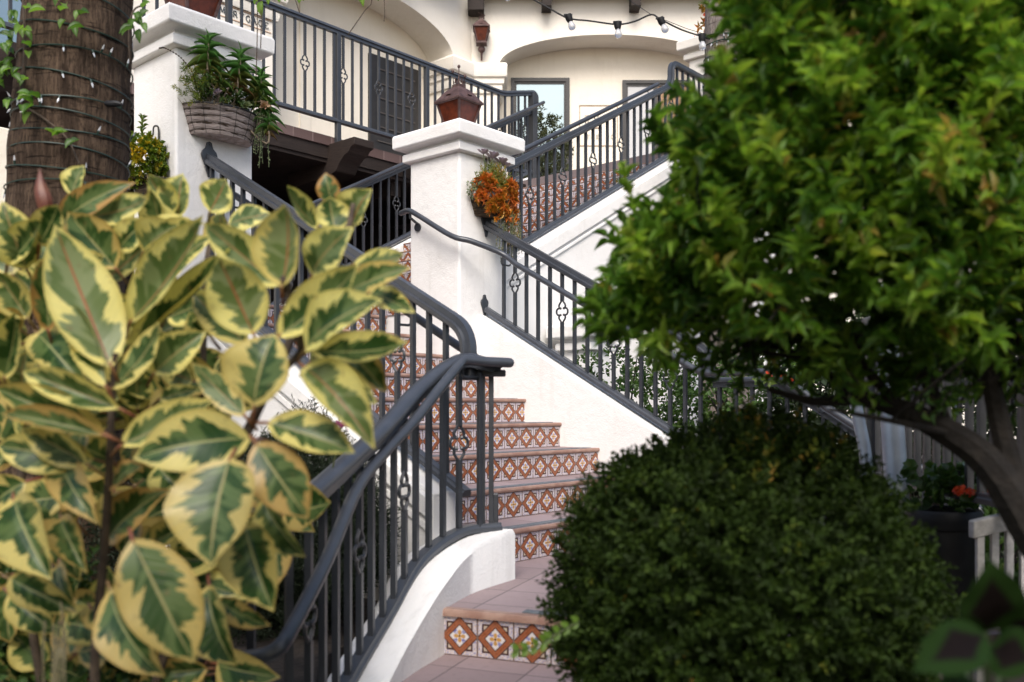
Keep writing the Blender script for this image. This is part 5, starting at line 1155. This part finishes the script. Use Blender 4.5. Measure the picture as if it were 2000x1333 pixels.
p = np.array([tuple(c+outv*0.10+UD*0.04+Z3*(1.70+0.02*i)) for i in range(7)]); T, M, R = shoots(p, np.array([[0, -.1, 1.0]]*7), 6, 0.02, 0.034, 0.015, 1.1, hue=.2); scatter('upright_shoot', M_GOLD, leaf_tpl(3, OVAL, 0.3, 0), T, M, R*np.array([.7, 1, 1]), root)
strands(root, 'dry_roots', [c+UD*random.uniform(-.12, .12)+outv*random.uniform(.1, .16)+Z3*1.41 for i in range(9)], [random.uniform(.12, .28) for i in range(9)], M_PALE, outv*0.2, 0.004, 0.003, 5, 0.04)
# middle pillar: orange succulents
c = W(UC-0.002, 5.52)
root = thing('hanging_basket', c+Z3*1.5+out*0.1, 'wall basket of flaming orange succulents with hanging strands on the middle pillar', 'basket')
basket(root, c, VD, out, 1.665, 1.535, 0.18, 0.17, 0.72, M_WICK2); hook(root, c+Z3*2.0+VD*-0.01, out)
def cp_(a, o, z): return c+VD*a+out*o+Z3*z
n = 230; p = np.array([tuple(cp_(.20*q_[0], .05+.13*abs(q_[1]), 1.70+.20*abs(q_[2]))) for q_ in unit(n)*RNG.uniform(.3, 1, (n, 1))]); a = unit(n)*0.35+np.array([.1, -.2, .9]); T, M, R = shoots(p, a, 10, 0.09, 0.035, 0.006, 0.8, hue=0.1)
scatter('green_tuft', foliage('tuft_leaf', [(0, (0.20, 0.26, 0.06)), (.6, (0.36, 0.38, 0.10)), (1, (0.55, 0.28, 0.07))], 0.45, .25, 1.4), leaf_tpl(2, NEEDLE, 0.3, 0.1), T, M, R, root)
n = 140; an = RNG.uniform(0.1, 3.0, n); zz = 1.655+RNG.uniform(-.06, .12, n)+0.02*np.sin(an*9)
cl_ = np.linspace(.2, 2.95, 11)+RNG.normal(0, .08, 11); an = cl_[RNG.integers(0, 11, n)]+RNG.normal(0, .10, n); zc_ = np.array([1.60+.11*math.sin(i*2.1)+.03 for i in range(11)]); zz = zc_[np.argmin(np.abs(an[:, None]-cl_[None]), axis=1)]+RNG.normal(0, .028, n)+.03
p = np.array([tuple(cp_(.18*math.cos(q), .05+.16*math.sin(q), z_)) for q, z_ in zip(an, zz)]); a = np.array([tuple(VD*math.cos(q)+out*math.sin(q)+Z3*0.25) for q in an])+RNG.normal(0, .5, (n, 3)); T, M, R = shoots(p, a, 12, 0.04, 0.052, 0.0095, 1.1, hue=0.12, tipup=.2)
low = (T[:, 2] < 1.62); R[:, 0] = np.clip(R[:, 0]*0.75+0.25-0.25*low*RNG.random(len(T)), 0, 1)
scatter('orange_fingers', M_ORNG, leaf_tpl(3, NEEDLE, 0.45, 0.1), T, M, R, root)
n = 50; p = np.array([tuple(cp_(-.20+RNG.normal(0, .03), .08+RNG.normal(0, .04), 1.74+RNG.normal(0, .035))) for i in range(n)]); T, M, R = shoots(p, unit(n)+np.array([-.4, -.3, .4]), 8, 0.025, 0.02, 0.008, 1.1); scatter('pale_sprigs', M_PALE, leaf_tpl(2, OVAL, .3, .1), T, M, R, root)
for i, (a_, z_, r_) in enumerate(((-.135, 2.035, .042), (-.03, 2.02, .056), (.08, 2.0, .052), (.13, 1.98, .044))):
    o_ = 0.10; m = MB(); m.tube(crom([cp_(a_*0.6, .08, 1.72), cp_(a_*0.9, o_, z_-.1), cp_(a_, o_, z_-.02)], 4), 0.004, 6); m.build('rosette_stalk', M_GSTEM, root, smooth=True)
    rosette(root, 'purple_rosette', cp_(a_, o_, z_-.03), (0.1, -.25, 1), r_*1.3, M_PURP, 13)
strands(root, 'trailing_strings', [cp_(random.uniform(-.01, .2), random.uniform(.13, .2), 1.60) for i in range(64)], [random.uniform(.16, .44) for i in range(64)], foliage('strand_bead', [(0, (0.22, 0.22, 0.09)), (.6, (0.36, 0.34, 0.15)), (1, (0.42, 0.28, 0.14))], .5, .2, 1.2), out*0.3, 0.013, 0.009, 9, 0.045)
m = MB(); m.tube(crom([cp_(-.06, .2, 1.66), cp_(-.05, .24, 1.57), cp_(-.07, .25, 1.50), cp_(-.12, .25, 1.475)], 5), 0.004, 6); m.build('yellow_stalk', plain('yellow_stalk', (.45, .25, .05), None), root, smooth=True)
rosette(root, 'orange_star', cp_(-.13, .25, 1.475), (-.4, -.8, -.2), .035, M_ORNG, 12, .5); rosette(root, 'orange_star', cp_(-.055, .215, 1.64), (-.1, -1, .2), .04, M_ORNG, 14, .45)

# ------------------------------------------------------------------ palm trunks with fairy lights
def bark(name, c1, c2, c3):
    t = NT(name); M = t.math
    n = t.noise(34, 6, 0.75, map_scale=(1, 1, 0.10)); n2 = t.noise(9, 4, 0.6, map_scale=(0.5, 0.5, 9)); n3 = t.noise(3, 3)
    col = t.mix(t.step(n, 0.36, 0.66), c1, c2); col = t.mix(M('MULTIPLY', t.step(n2, 0.60, 0.70), 0.75), col, c3); n4 = t.noise(95, 4, .7, map_scale=(1, 1, .3)); col = t.mix(M('MULTIPLY', t.step(n4, .48, .62), .6), col, tuple(x*.4 for x in c1)); col = t.mix(M('MULTIPLY', t.step(n3, .4, .7), .4), col, tuple(x*.55 for x in c1))
    t.set(col, .9, 0, .15); t.bump(M('SUBTRACT', n, M('MULTIPLY', t.step(n2, .58, .7), .6)), 1.0, 0.03); return t.m
def palm(name, label, pts, rs, mat, group=None, n=40, cat='palm tree'):
    root = thing(name, V(pts[0]), label, cat); m = MB(); c = crom(pts, 20); N = len(c); vs = []
    for i, q in enumerate(c):
        f = i/(N-1)*(len(rs)-1); k = min(int(f), len(rs)-2); r = rs[k]+(rs[k+1]-rs[k])*(f-k)
        r *= 1+0.012*math.sin(i*1.1)+random.uniform(-.006, .006)
        for j in range(n): w_ = 2*math.pi*j/n; rr = r*(1+0.018*math.sin(j*3.7+i*.13)+random.uniform(-.008, .008)); vs.append(q+V((rr*math.cos(w_), rr*math.sin(w_), 0)))
    m.add(vs, [(i*n+j, i*n+(j+1) % n, (i+1)*n+(j+1) % n, (i+1)*n+j) for i in range(N-1) for j in range(n)]); m.build('trunk', mat, root, smooth=True, angle=80); return root, c
M_PALM = bark('dark_palm_bark', (0.042, 0.027, 0.018), (0.140, 0.095, 0.064), (0.015, 0.010, 0.008)); M_PALM2 = bark('grey_palm_bark', (0.20, 0.165, 0.145), (0.33, 0.29, 0.26), (0.10, 0.08, 0.07))
YP = 4.2; k = YP/F
X0, X1 = (131-1000)*k, (156-1000)*k
p0, c0 = palm('palm_tree', 'thick dark palm trunk at the left edge wrapped in green fairy lights', [V((X0-.06, YP, -1.1)), V((X0, YP, 0.9)), V((X1, YP, 1.87)), V((X1+.09, YP, 3.6)), V((X1+.15, YP, 5.4))], [.275, .250, .226, .215, .21], M_PALM)
Y2 = 9.0; k2 = Y2/F
p1, c1 = palm('palm_tree', 'slender grey palm trunk behind the citrus tree, wrapped in dark fairy lights', [V((415*k2, Y2, -.9)), V((420*k2, Y2, 1.5)), V((423*k2, Y2, 3.5)), V((426*k2, Y2, 5.6))], [.25, .235, .225, .22], M_PALM2)
def frond_top(root, c, n=22, L=2.2):
    T, M, R = [], [], []; m = MB()
    for i in range(n):
        an = i*2.4; el = math.radians(random.uniform(5, 65)); d = V((math.cos(an)*math.cos(el), math.sin(an)*math.cos(el), math.sin(el))); pts = [c+d*(L*t)-Z3*(0.9*t*t*L*0.5) for t in (0, .25, .5, .75, 1)]; cc = crom(pts, 5); m.tube(cc, 0.015, 5)
        for q in cc[5:]:
            for s in (-1, 1): sd_ = d.cross(Z3).normalized()*s; T.append(tuple(q)); M.append(frames(np.array([sd_*0.8+d*0.5-Z3*.3]), np.array([[0, 0, 1.0]]), np.array([.45]), np.array([.035]))[0]); R.append([random.random()*.6, .5, .5])
    m.build('frond_ribs', M_GSTEM, root, smooth=True); scatter('fronds', M_VINE, leaf_tpl(3, NEEDLE, .2, .3), np.array(T), np.array(M), np.array(R), root)
M_GWIRE = plain('green_wire', (0.010, 0.030, 0.020), None, rough=.5); M_BULB = NT('clear_bulb'); M_BULB.set((0.80, 0.82, 0.86), 0.12, 0, .7); M_BULB.b.inputs['Transmission Weight'].default_value = .45; M_BULB = M_BULB.m
def fairy(label, cx, Y, rf, zs, step, s=1.0, seed=0, base=None):
    r = random.Random(seed); root = thing('fairy_lights', base, label, 'fairy lights'); m = MB(); b = MB(); bl = []
    pts = []; turns = len(zs)-1; N = 40
    for i in range(turns*N+1):
        t = i/N; k = min(int(t), turns-1); z = zs[k]+(zs[k+1]-zs[k])*(t-k); an = -2*math.pi*t+2.6; z += 0.012*s*math.sin(t*9+seed)
        rr = rf(z)+0.006; pts.append(V((cx(z)+rr*math.cos(an), Y+rr*math.sin(an), z)))
        if r.random() < step: bl.append((pts[-1], V((math.cos(an), math.sin(an), 0)), r.choice((-1, -1, 1))))
    m.tube(pts, 0.0038*s, 5); m.build('cable', M_GWIRE, root, smooth=True)
    for p, o, ud in bl:
        d = (o*0.5+Z3*ud*1.0+V((r.uniform(-.4, .4), r.uniform(-.3, .3), 0))).normalized(); q = MB(); q.tube([p, p+d*0.02*s], 0.0045*s, 6); h = q.build('bulb_socket', M_GWIRE, root, smooth=True)
        q = MB(); q.tube([p+d*0.02*s, p+d*0.03*s, p+d*0.043*s], [0.0045*s, 0.0042*s, 0.001], 6); q.build('bulb', M_BULB, h, smooth=True)
    return root
cxl = lambda z: X0+(X1-X0)*(z-.9)/(.97) if z > .9 else X0; rfl = lambda z: .250-.024*(z-.9)/.97
zL = [(HZ-y)*(YP-.23)/F for y in (372, 345, 312, 272, 236, 205, 176, 118, 76, 20, -40)]
fl = fairy('green wire of tiny clear bulbs wound around the dark palm trunk', cxl, YP, rfl, zL, .12, 0.95, 3, V((X0, YP-.25, .9)))
m = MB(); q = P(218, 203, YP-.22); m.tube([q-V((.03, 0, 0)), q-V((.02, 0, 0)), q+V((.02, 0, .0)), q+V((.045, 0, -.003))], [.006, .014, .014, .007], 8); m.build('plug', M_BLACK, fl, smooth=True)
zR = [(HZ-y)*(Y2-.2)/F for y in (230, 200, 178, 152, 126, 104, 70, 62)]
fairy('dark fairy-light cable wound around the grey palm trunk', lambda z: 423*k2, Y2, lambda z: .23, zR, .16, 1.5, 8, V((423*k2, Y2-.23, 2.9)))
# climbing vine on the left trunk
root = thing('climbing_vine', V((X0-.2, YP-.15, .9)), 'bright green leafy vine climbing the left side of the palm trunk', 'vine'); m = MB(); T, M, R = [], [], []
def vleaf(px, py, Y, L=.06, d=None, hue=None):
    d = d or V((random.uniform(-.8, .8), random.uniform(-.6, -.1), random.uniform(-.9, .3))); T.append(tuple(P(px, py, Y))); M.append(frames(np.array([d]), np.array([[random.uniform(-.3, .3), -.8, .7]]), np.array([L*random.uniform(.8, 1.25)]), np.array([L*.5]))[0]); R.append([random.random()*.8+.1 if hue is None else hue, .5, .5])
for (px, py, n, sp_) in ((25, 75, 8, 22), (18, 95, 7, 20), (30, 135, 9, 16), (12, 150, 5, 14), (35, 20, 7, 18), (120, 18, 8, 26), (140, 30, 3, 10), (40, 196, 4, 12), (62, 205, 6, 12), (60, 155, 2, 6), (112, 258, 3, 10), (150, 262, 2, 8), (278, 28, 6, 14), (272, 50, 4, 10)):
    for i in range(n): vleaf(px+random.gauss(0, sp_), py+random.gauss(0, sp_*.8), YP-.25-random.uniform(0, .06))
m.tube(crom([P(45, 340, YP-.2), P(42, 200, YP-.22), P(48, 90, YP-.22), P(45, -20, YP-.22)], 5), .006, 5); m.build('vine_stem', M_STEM, root, smooth=True); m = MB(); m.tube(crom([P(52, 210, YP-.25), P(90, 235, YP-.26), P(130, 270, YP-.26), P(155, 320, YP-.26)], 5), .004, 5)
m.build('vine_stem', M_STEM, root, smooth=True); m = MB(); m.tube(crom([P(254, 120, YP-.18), P(252, 60, YP-.2), P(262, 20, YP-.2), P(285, 10, YP-.2)], 5), .004, 5)
m.build('vine_stem', M_STEM, root, smooth=True); scatter('leaves', M_VINE, leaf_tpl(4, OVAL, .3, .25), np.array(T), np.array(M), np.array(R), root)
# twigs hanging in from above
root = thing('overhanging_branch', P(560, -120, 5.0), 'thin branch tips with bright leaves hanging in from the top edge', 'branch'); m = MB(); T, M, R = [], [], []
m.tube(crom([P(420, -60, 5.0), P(560, -75, 5.0), P(720, -70, 5.0), P(800, -55, 5.0)], 5), .010, 6)
for pts in ([(505, -70), (503, 20), (502, 90), (500, 150)], [(570, -70), (575, -10), (585, 25)], [(715, -70), (726, 0), (712, 22), (680, 68)], [(742, -70), (751, 10), (750, 42)], [(507, -70), (510, 40), (509, 95)]): m.tube(crom([P(*q, 5.0) for q in pts], 5), .0028, 5)
for px, py, L in ((512, 2, .075), (500, -12, .06), (525, -8, .05), (546, -10, .055), (556, -12, .05), (585, -12, .06), (592, -16, .05), (710, -12, .06), (738, -14, .05), (702, -18, .05), (498, 0, .03)): vleaf(px, py, 5.0, L, V((random.uniform(-.25, .25), -.1, -1)), .9)
m.build('twigs', M_STEM, root, smooth=True); scatter('leaves', M_VINE, leaf_tpl(4, OVAL, .3, .2), np.array(T), np.array(M), np.array(R), root)
# ------------------------------------------------------------------ festoon string
YS = 8.7
M_FB = NT('festoon_bulb'); M_FB.set((0.86, 0.87, 0.90), 0.06, 0, .8); M_FB.b.inputs['Transmission Weight'].default_value = .6; M_FB = M_FB.m
root = thing('string_lights', P(1180, 30, YS), 'black festoon cable with unlit clear bulbs strung across the arcade to the grey palm', 'string lights')
m = MB(); pts = [P(960, -40, YS), P(1035, -4, YS), P(1075, 18, YS), P(1110, 36, YS), P(1150, 41, YS), P(1206, 48, YS), P(1240, 42, YS), P(1272, 29, YS), P(1290, 38, YS), P(1330, 58, YS), P(1372, 72, YS), P(1386, 76, YS+.1)]
m.tube(crom(pts, 5), .0085, 6); m.tube(crom([P(1468, 66, YS+.1), P(1520, 66, YS), P(1570, 52, YS), P(1640, 30, YS), P(1740, 0, YS)], 5), .0085, 6); m.build('cable', M_BLACK, root, smooth=True)
m = MB(); m.tube([P(1190, -25, YS+.4), P(1272, 29, YS), P(1340, 56, YS), P(1380, 68, YS+.1)], .003, 5); m.build('support_wire', M_BLACK, root)
for px, py, dx, dz in ((1110, 32, .35, -1), (1206, 46, .08, -1), (1290, 38, .45, -1), (1371, 70, .05, -1), (985, -26, .3, -1), (1533, 60, 0, -1)):
    p = P(px, py, YS); d = V((dx, 0, dz)).normalized(); q = MB(); q.tube([p-d*.012, p-d*.012, p+d*.03, p+d*.055, p+d*.057], [.012, .034, .034, .026, .01], 10); q.tube([p-d*.01-V((.04, 0, 0)), p-d*.01+V((.04, 0, 0))], .013, 6); so_ = q.build('socket', M_BLACK, root, smooth=True, angle=40)
    q = MB(); q.tube([p+d*.055, p+d*.075, p+d*.095, p+d*.115, p+d*.13, p+d*.139], [.018, .026, .034, .034, .023, .004], 12); q.build('bulb', M_FB, so_, smooth=True, angle=80)
# ------------------------------------------------------------------ shrubs, flowers and hedges
shrub('round_leaf_shrub', 'airy round-leaved shrub growing in the bed close behind the sloping black railing', tuple(W(4.25, 6.25, 0.02)), (.50, .42, .50), 330, 8, .12, .042, .034, M_JADE, shell=.2, ground=-.42, up=.5)
shrub('round_leaf_shrub', 'denser round-leaved shrub further down the bed behind the railing', tuple(W(3.45, 6.5, -0.02)), (.55, .45, .50), 520, 8, .11, .042, .034, M_JADE, shell=.2, ground=-.42, up=.5)
shrub('round_leaf_shrub', 'shrub with pink and red blooms behind the railing under the tree', tuple(W(2.6, 6.7, 0.15)), (.6, .5, .55), 520, 8, .11, .045, .034, M_JADE, shell=.2, ground=-.42, up=.5)
shrub('rosemary_hedge', 'dark needle-leaved hedge standing behind the bars of the near railing', (-1.0, 4.25, -.62), (.42, .55, .50), 5200, 14, .12, .028, .006, M_ROSE, NEEDLE, .45, ground=-1.0, up=1.6)
shrub('rosemary_hedge', 'low dark hedge behind the rubber plant at the foot of the left pillar', (-2.0, 4.35, -.72), (.85, .5, .42), 2600, 12, .12, .03, .006, M_ROSE, NEEDLE, .45, ground=-1.0, up=1.2)
shrub('leafy_shrub', 'small dark leafy undergrowth in the lower left corner', P(40, 1330, 2.6), (.5, .3, .28), 900, 8, .08, .035, .018, M_JADE, OVAL, .3, ground=-1.2, up=.5)
def blooms(root, name, pts, r, mat, n=16):
    T, M, R = [], [], []
    for p in pts:
        for i in range(n):
            d = V(unit(1)[0]); d.z = abs(d.z)*.8; d.y -= .3; T.append(tuple(V(p)+d*r*.5)); M.append(frames(np.array([d+V(RNG.normal(0, .5, 3))]), np.array([d]), np.array([r*.7]), np.array([r*.55]))[0]); R.append([random.random(), .5, .5])
    scatter(name, mat, leaf_tpl(2, OVAL, .2, .1), np.array(T), np.array(M), np.array(R), root)
root = thing('pink_flower', P(664, 900, 3.2), 'single pink flower beside the rubber plant leaf and the near rail', 'flower'); m = MB(); m.tube(crom([P(640, 960, 3.25), P(655, 890, 3.22), P(664, 838, 3.2)], 4), .003, 5); m.build('stem', M_GSTEM, root, smooth=True); blooms(root, 'petals', [P(664, 832, 3.2), P(670, 836, 3.2)], .022, M_PINK, 22)
root = thing('pink_blooms', P(1545, 740, 5.6), 'small cluster of red and pink blooms glimpsed under the citrus branches', 'flowers'); blooms(root, 'petals', [P(1530, 738, 5.6), P(1523, 622, 5.6), P(1540, 745, 5.6), P(1498, 735, 5.6), P(1430, 606, 5.6)], .03, M_RED, 12)
T = np.array([tuple(P(1500+RNG.normal(0, 50), 745+RNG.normal(0, 20), 5.65)) for i in range(25)]); a = unit(25)+np.array([0, 0, .6]); T, M, R = shoots(T, a, 6, .05, .05, .03, 1.1); scatter('leaves', M_JADE, leaf_tpl(2, OVAL, .2, .1), T, M, R, root)
# geranium pot
c = V((1.68, 3.62, 0)); root = thing('flower_pot', V((1.68, 3.62, -1.16)), 'black planter pot of red geraniums at the right edge of the round bush', 'pot')
m = MB(); m.lathe(c, [(.02, -1.16), (.115, -1.16), (.125, -.47), (.135, -.465), (.14, -.44), (.14, -.405), (.132, -.395), (.118, -.40), (.112, -.46), (.02, -.46)], 32); m.build('pot', M_BLACK, root, smooth=True, angle=40)
p = np.array([tuple(V((1.72+RNG.normal(0, .08), 3.64+RNG.normal(0, .06), -.40+RNG.uniform(0, .16)))) for i in range(40)]); T, M, R = shoots(p, unit(40)+np.array([0, -.2, .7]), 6, .05, .05, .045, 1.1); scatter('leaves', M_JADE, leaf_tpl(3, OVAL, .25, .1), T, M, R*np.array([.7, 1, 1]), root)
blooms(root, 'petals', [P(1880, 963, 3.55), P(1892, 968, 3.55), P(1915, 970, 3.52), P(1922, 972, 3.52), P(1928, 937, 3.6), P(1926, 915, 3.6), P(1908, 972, 3.5), P(1885, 970, 3.48), P(1872, 962, 3.5), P(1924, 966, 3.48)], .032, M_RED, 16)
shrub('round_leaf_shrub', 'yellowish shrub behind the wooden bench at the right edge', (2.02, 3.75, -.60), (.28, .25, .42), 260, 8, .1, .045, .03, M_JADE, shell=.3, ground=-1.16, up=.5)
# potted olive in front of the glass door and flowers on the far pillar
root = shrub('potted_olive', 'grey-green potted olive standing in front of the left glass door', (.43, 13.35, 3.62), (.36, .3, .62), 420, 8, .1, .07, .016, foliage('olive_leaf', [(0, (.05, .06, .03)), (.6, (.12, .14, .07)), (1, (.2, .22, .13))], .5, .2, 1.2), LANCE, .3, ground=ZD+.01, up=.5, cat='potted tree')
m = MB(); m.lathe(V((.43, 13.35, 0)), [(.02, ZD), (.16, ZD), (.21, ZD+.34), (.22, ZD+.36), (.19, ZD+.36), (.02, ZD+.33)], 20); m.build('pot', M_NOSE, root, smooth=True, angle=40)
c = W(5.32, 9.77, 4.27); root = thing('flower_bowl', c, 'bowl of red and orange flowers on top of the pillar by the grey palm', 'flower pot')
m = MB(); m.lathe(c, [(.02, .006), (.14, .006), (.20, .12), (.21, .14), (.18, .14), (.02, .11)], 20); m.build('bowl', M_NOSE, root, smooth=True, angle=40)
p = np.array([tuple(c+V((RNG.normal(0, .16), RNG.normal(0, .12), .14+RNG.uniform(0, .22)))) for i in range(45)]); T, M, R = shoots(p, unit(45)+np.array([-.2, 0, .5]), 7, .06, .08, .03, 1.1); scatter('leaves', M_ORNG, leaf_tpl(3, LANCE, .25, .2), T, M, R*np.array([.5, 1, 1]), root)
blooms(root, 'blossoms', [c+V((-.20, -.1, .22)), c+V((-.02, -.15, .30)), c+V((.12, -.12, .2)), c+V((-.30, -.05, -.02)), c+V((.28, -.1, .32)), c+V((.30, -.1, .18))], .07, M_RED, 14)
# ------------------------------------------------------------------ bench, poles, dark-leaved plant at the right edge
M_BENCH = wood('weathered_white_wood', (0.34, 0.325, 0.305), (0.52, 0.50, 0.48), (3, 3, 3))
root = thing('garden_bench', V((2.2, 3.1, -1.16)), 'weathered pale wooden bench with slatted back at the right edge', 'bench')
x0, x1, yb = 1.63, 2.95, 3.30
def topz(x): t = (x-x0)/(x1-x0); return -.465+.10*math.sin(math.pi*min(1, t*1.0))
m = MB(); n = 14; vs = []
for i in range(n+1): x = x0+(x1-x0)*i/n; z = topz(x); vs += [V((x, yb-.02, z)), V((x, yb+.02, z)), V((x, yb+.02, z+.062)), V((x, yb-.02, z+.062))]
m.add(vs, [(i*4+k, i*4+(k+1) % 4, (i+1)*4+(k+1) % 4, (i+1)*4+k) for i in range(n) for k in range(4)]+[(0, 1, 2, 3), tuple(n*4+k for k in range(4))[::-1]]); m.build('top_rail', M_BENCH, root, bevel=.006)
for i in range(1, 13):
    x = x0-.02+i*.052
    if x < x1-.04: m = MB(); m.box((x, yb, (topz(x)+.01-.70)/2), (.013, 0, 0), (0, .009, 0), (0, 0, (topz(x)+.01+.70)/2)); m.build('slat', M_BENCH, root, bevel=.002)
m = MB(); m.box(((x0+x1)/2, yb, -.725), ((x1-x0)/2-.03, 0, 0), (0, .015, 0), (0, 0, .03)); m.build('lower_rail', M_BENCH, root, bevel=.004)
for k in range(5): m = MB(); m.box(((x0+x1)/2, yb-.06-k*.085, -.735-.004*k), ((x1-x0)/2, 0, 0), (0, .036, 0), (0, 0, .011)); m.build('seat_slat', M_BENCH, root, bevel=.003)
for x in (x0+.03, x1-.03):
    m = MB(); m.box((x, yb+.001, -.93), (.016, 0, 0), (0, .018, 0), (0, 0, .225)); m.build('leg', M_BENCH, root, bevel=.004)
    m = MB(); m.box((x, yb-.42, -.85), (.025, 0, 0), (0, .022, 0), (0, 0, .31)); m.build('leg', M_BENCH, root, bevel=.004)
M_GALV = plain('galvanised_steel', (0.34, 0.38, 0.44), (0.43, 0.48, 0.54), 8, .38, .05, 60, metal=.35)
for pts, r, lab in (([P(1725, 560, 3.95), P(1752, 960, 3.80), P(1770, 1180, 3.76)], .046, 'thick pale galvanised pole leaning beside the weathered railing'), ([P(1655, 690, 4.05), P(1668, 775, 4.03), P(1688, 872, 4.0), P(1725, 1180, 3.92)], .026, 'thin pale galvanised pole leaning left of the thicker one')):
    m = MB(); m.tube(pts, r, 16); tag(m.build('metal_pole', M_GALV, loc=pts[-1], smooth=True, angle=50), lab, 'pole')
def coleus():
    t = NT('dark_centred_leaf'); M = t.math; uvn = t.node('ShaderNodeUVMap'); sx = t.node('ShaderNodeSeparateXYZ'); t.ln(uvn.outputs[0], sx.inputs[0]); u, v = sx.outputs[0], sx.outputs[1]
    n = t.noise(20, 3); d = M('ADD', M('MULTIPLY', M('ABSOLUTE', M('SUBTRACT', u, .42)), 1.9), M('MULTIPLY', M('ABSOLUTE', v), 1.15)); d = M('ADD', d, M('MULTIPLY', M('SUBTRACT', n, .5), .35))
    t.set(t.mix(t.step(d, .62, .92), (0.014, .009, .008), (0.022, .052, .009)), .75, 0, .12); return t.m
root = thing('dark_leaved_plant', P(1930, 1500, 1.3), 'blurred broad green leaves with darker centres in the lower right corner', 'plant'); l2 = LeafSet(); st = MB()
for bx, by, tx, ty, hw, Y in ((1925, 1235, 1935, 1095, 56, 1.55), (1925, 1240, 1785, 1310, 46, 1.5), (1930, 1270, 2040, 1300, 50, 1.55), (1900, 1330, 1830, 1420, 50, 1.5), (1950, 1350, 2010, 1440, 55, 1.5), (1880, 1290, 1800, 1250, 30, 1.7), (1960, 1250, 2060, 1190, 40, 1.65), (1900, 1400, 1960, 1330, 45, 1.48)):
    l2.leaf(P(bx, by, Y-.27), P(tx, ty, Y-.33), V((random.uniform(-.3, .3), -1, .5)), 1.15*hw*(Y-.3)/F, .08, .2, (random.random(), 0, 0), 12, 4, .06); st.tube([P(bx, by, Y-.27), P(1930, 1480, 1.3)], .004, 6)
l2.build('foliage', coleus(), root); st.build('stem', M_GSTEM, root, smooth=True)

shrub('tall_hedge', 'dark tall hedge behind the weathered railing at the right', (3.0, 6.3, -.2), (1.3, .6, .95), 1900, 8, .12, .06, .03, M_ROSE, OVAL, .3, ground=-1.16, up=.5)

GR = {'lantern_pillar': 'white lantern pillars', 'pillar_lantern': 'brown lanterns on the pillars', 'hanging_basket': 'planted wall baskets on the pillars', 'fairy_lights': 'fairy lights wound on the palm trunks', 'round_leaf_shrub': 'round-leaved shrubs in the beds', 'rosemary_hedge': 'dark needle-leaved hedges', 'metal_pole': 'leaning galvanised poles', 'palm_tree': 'palm trunks'}
for o in SC.objects:
    g = GR.get(o.name.split('.')[0])
    if g and o.parent is None: o['group'] = g
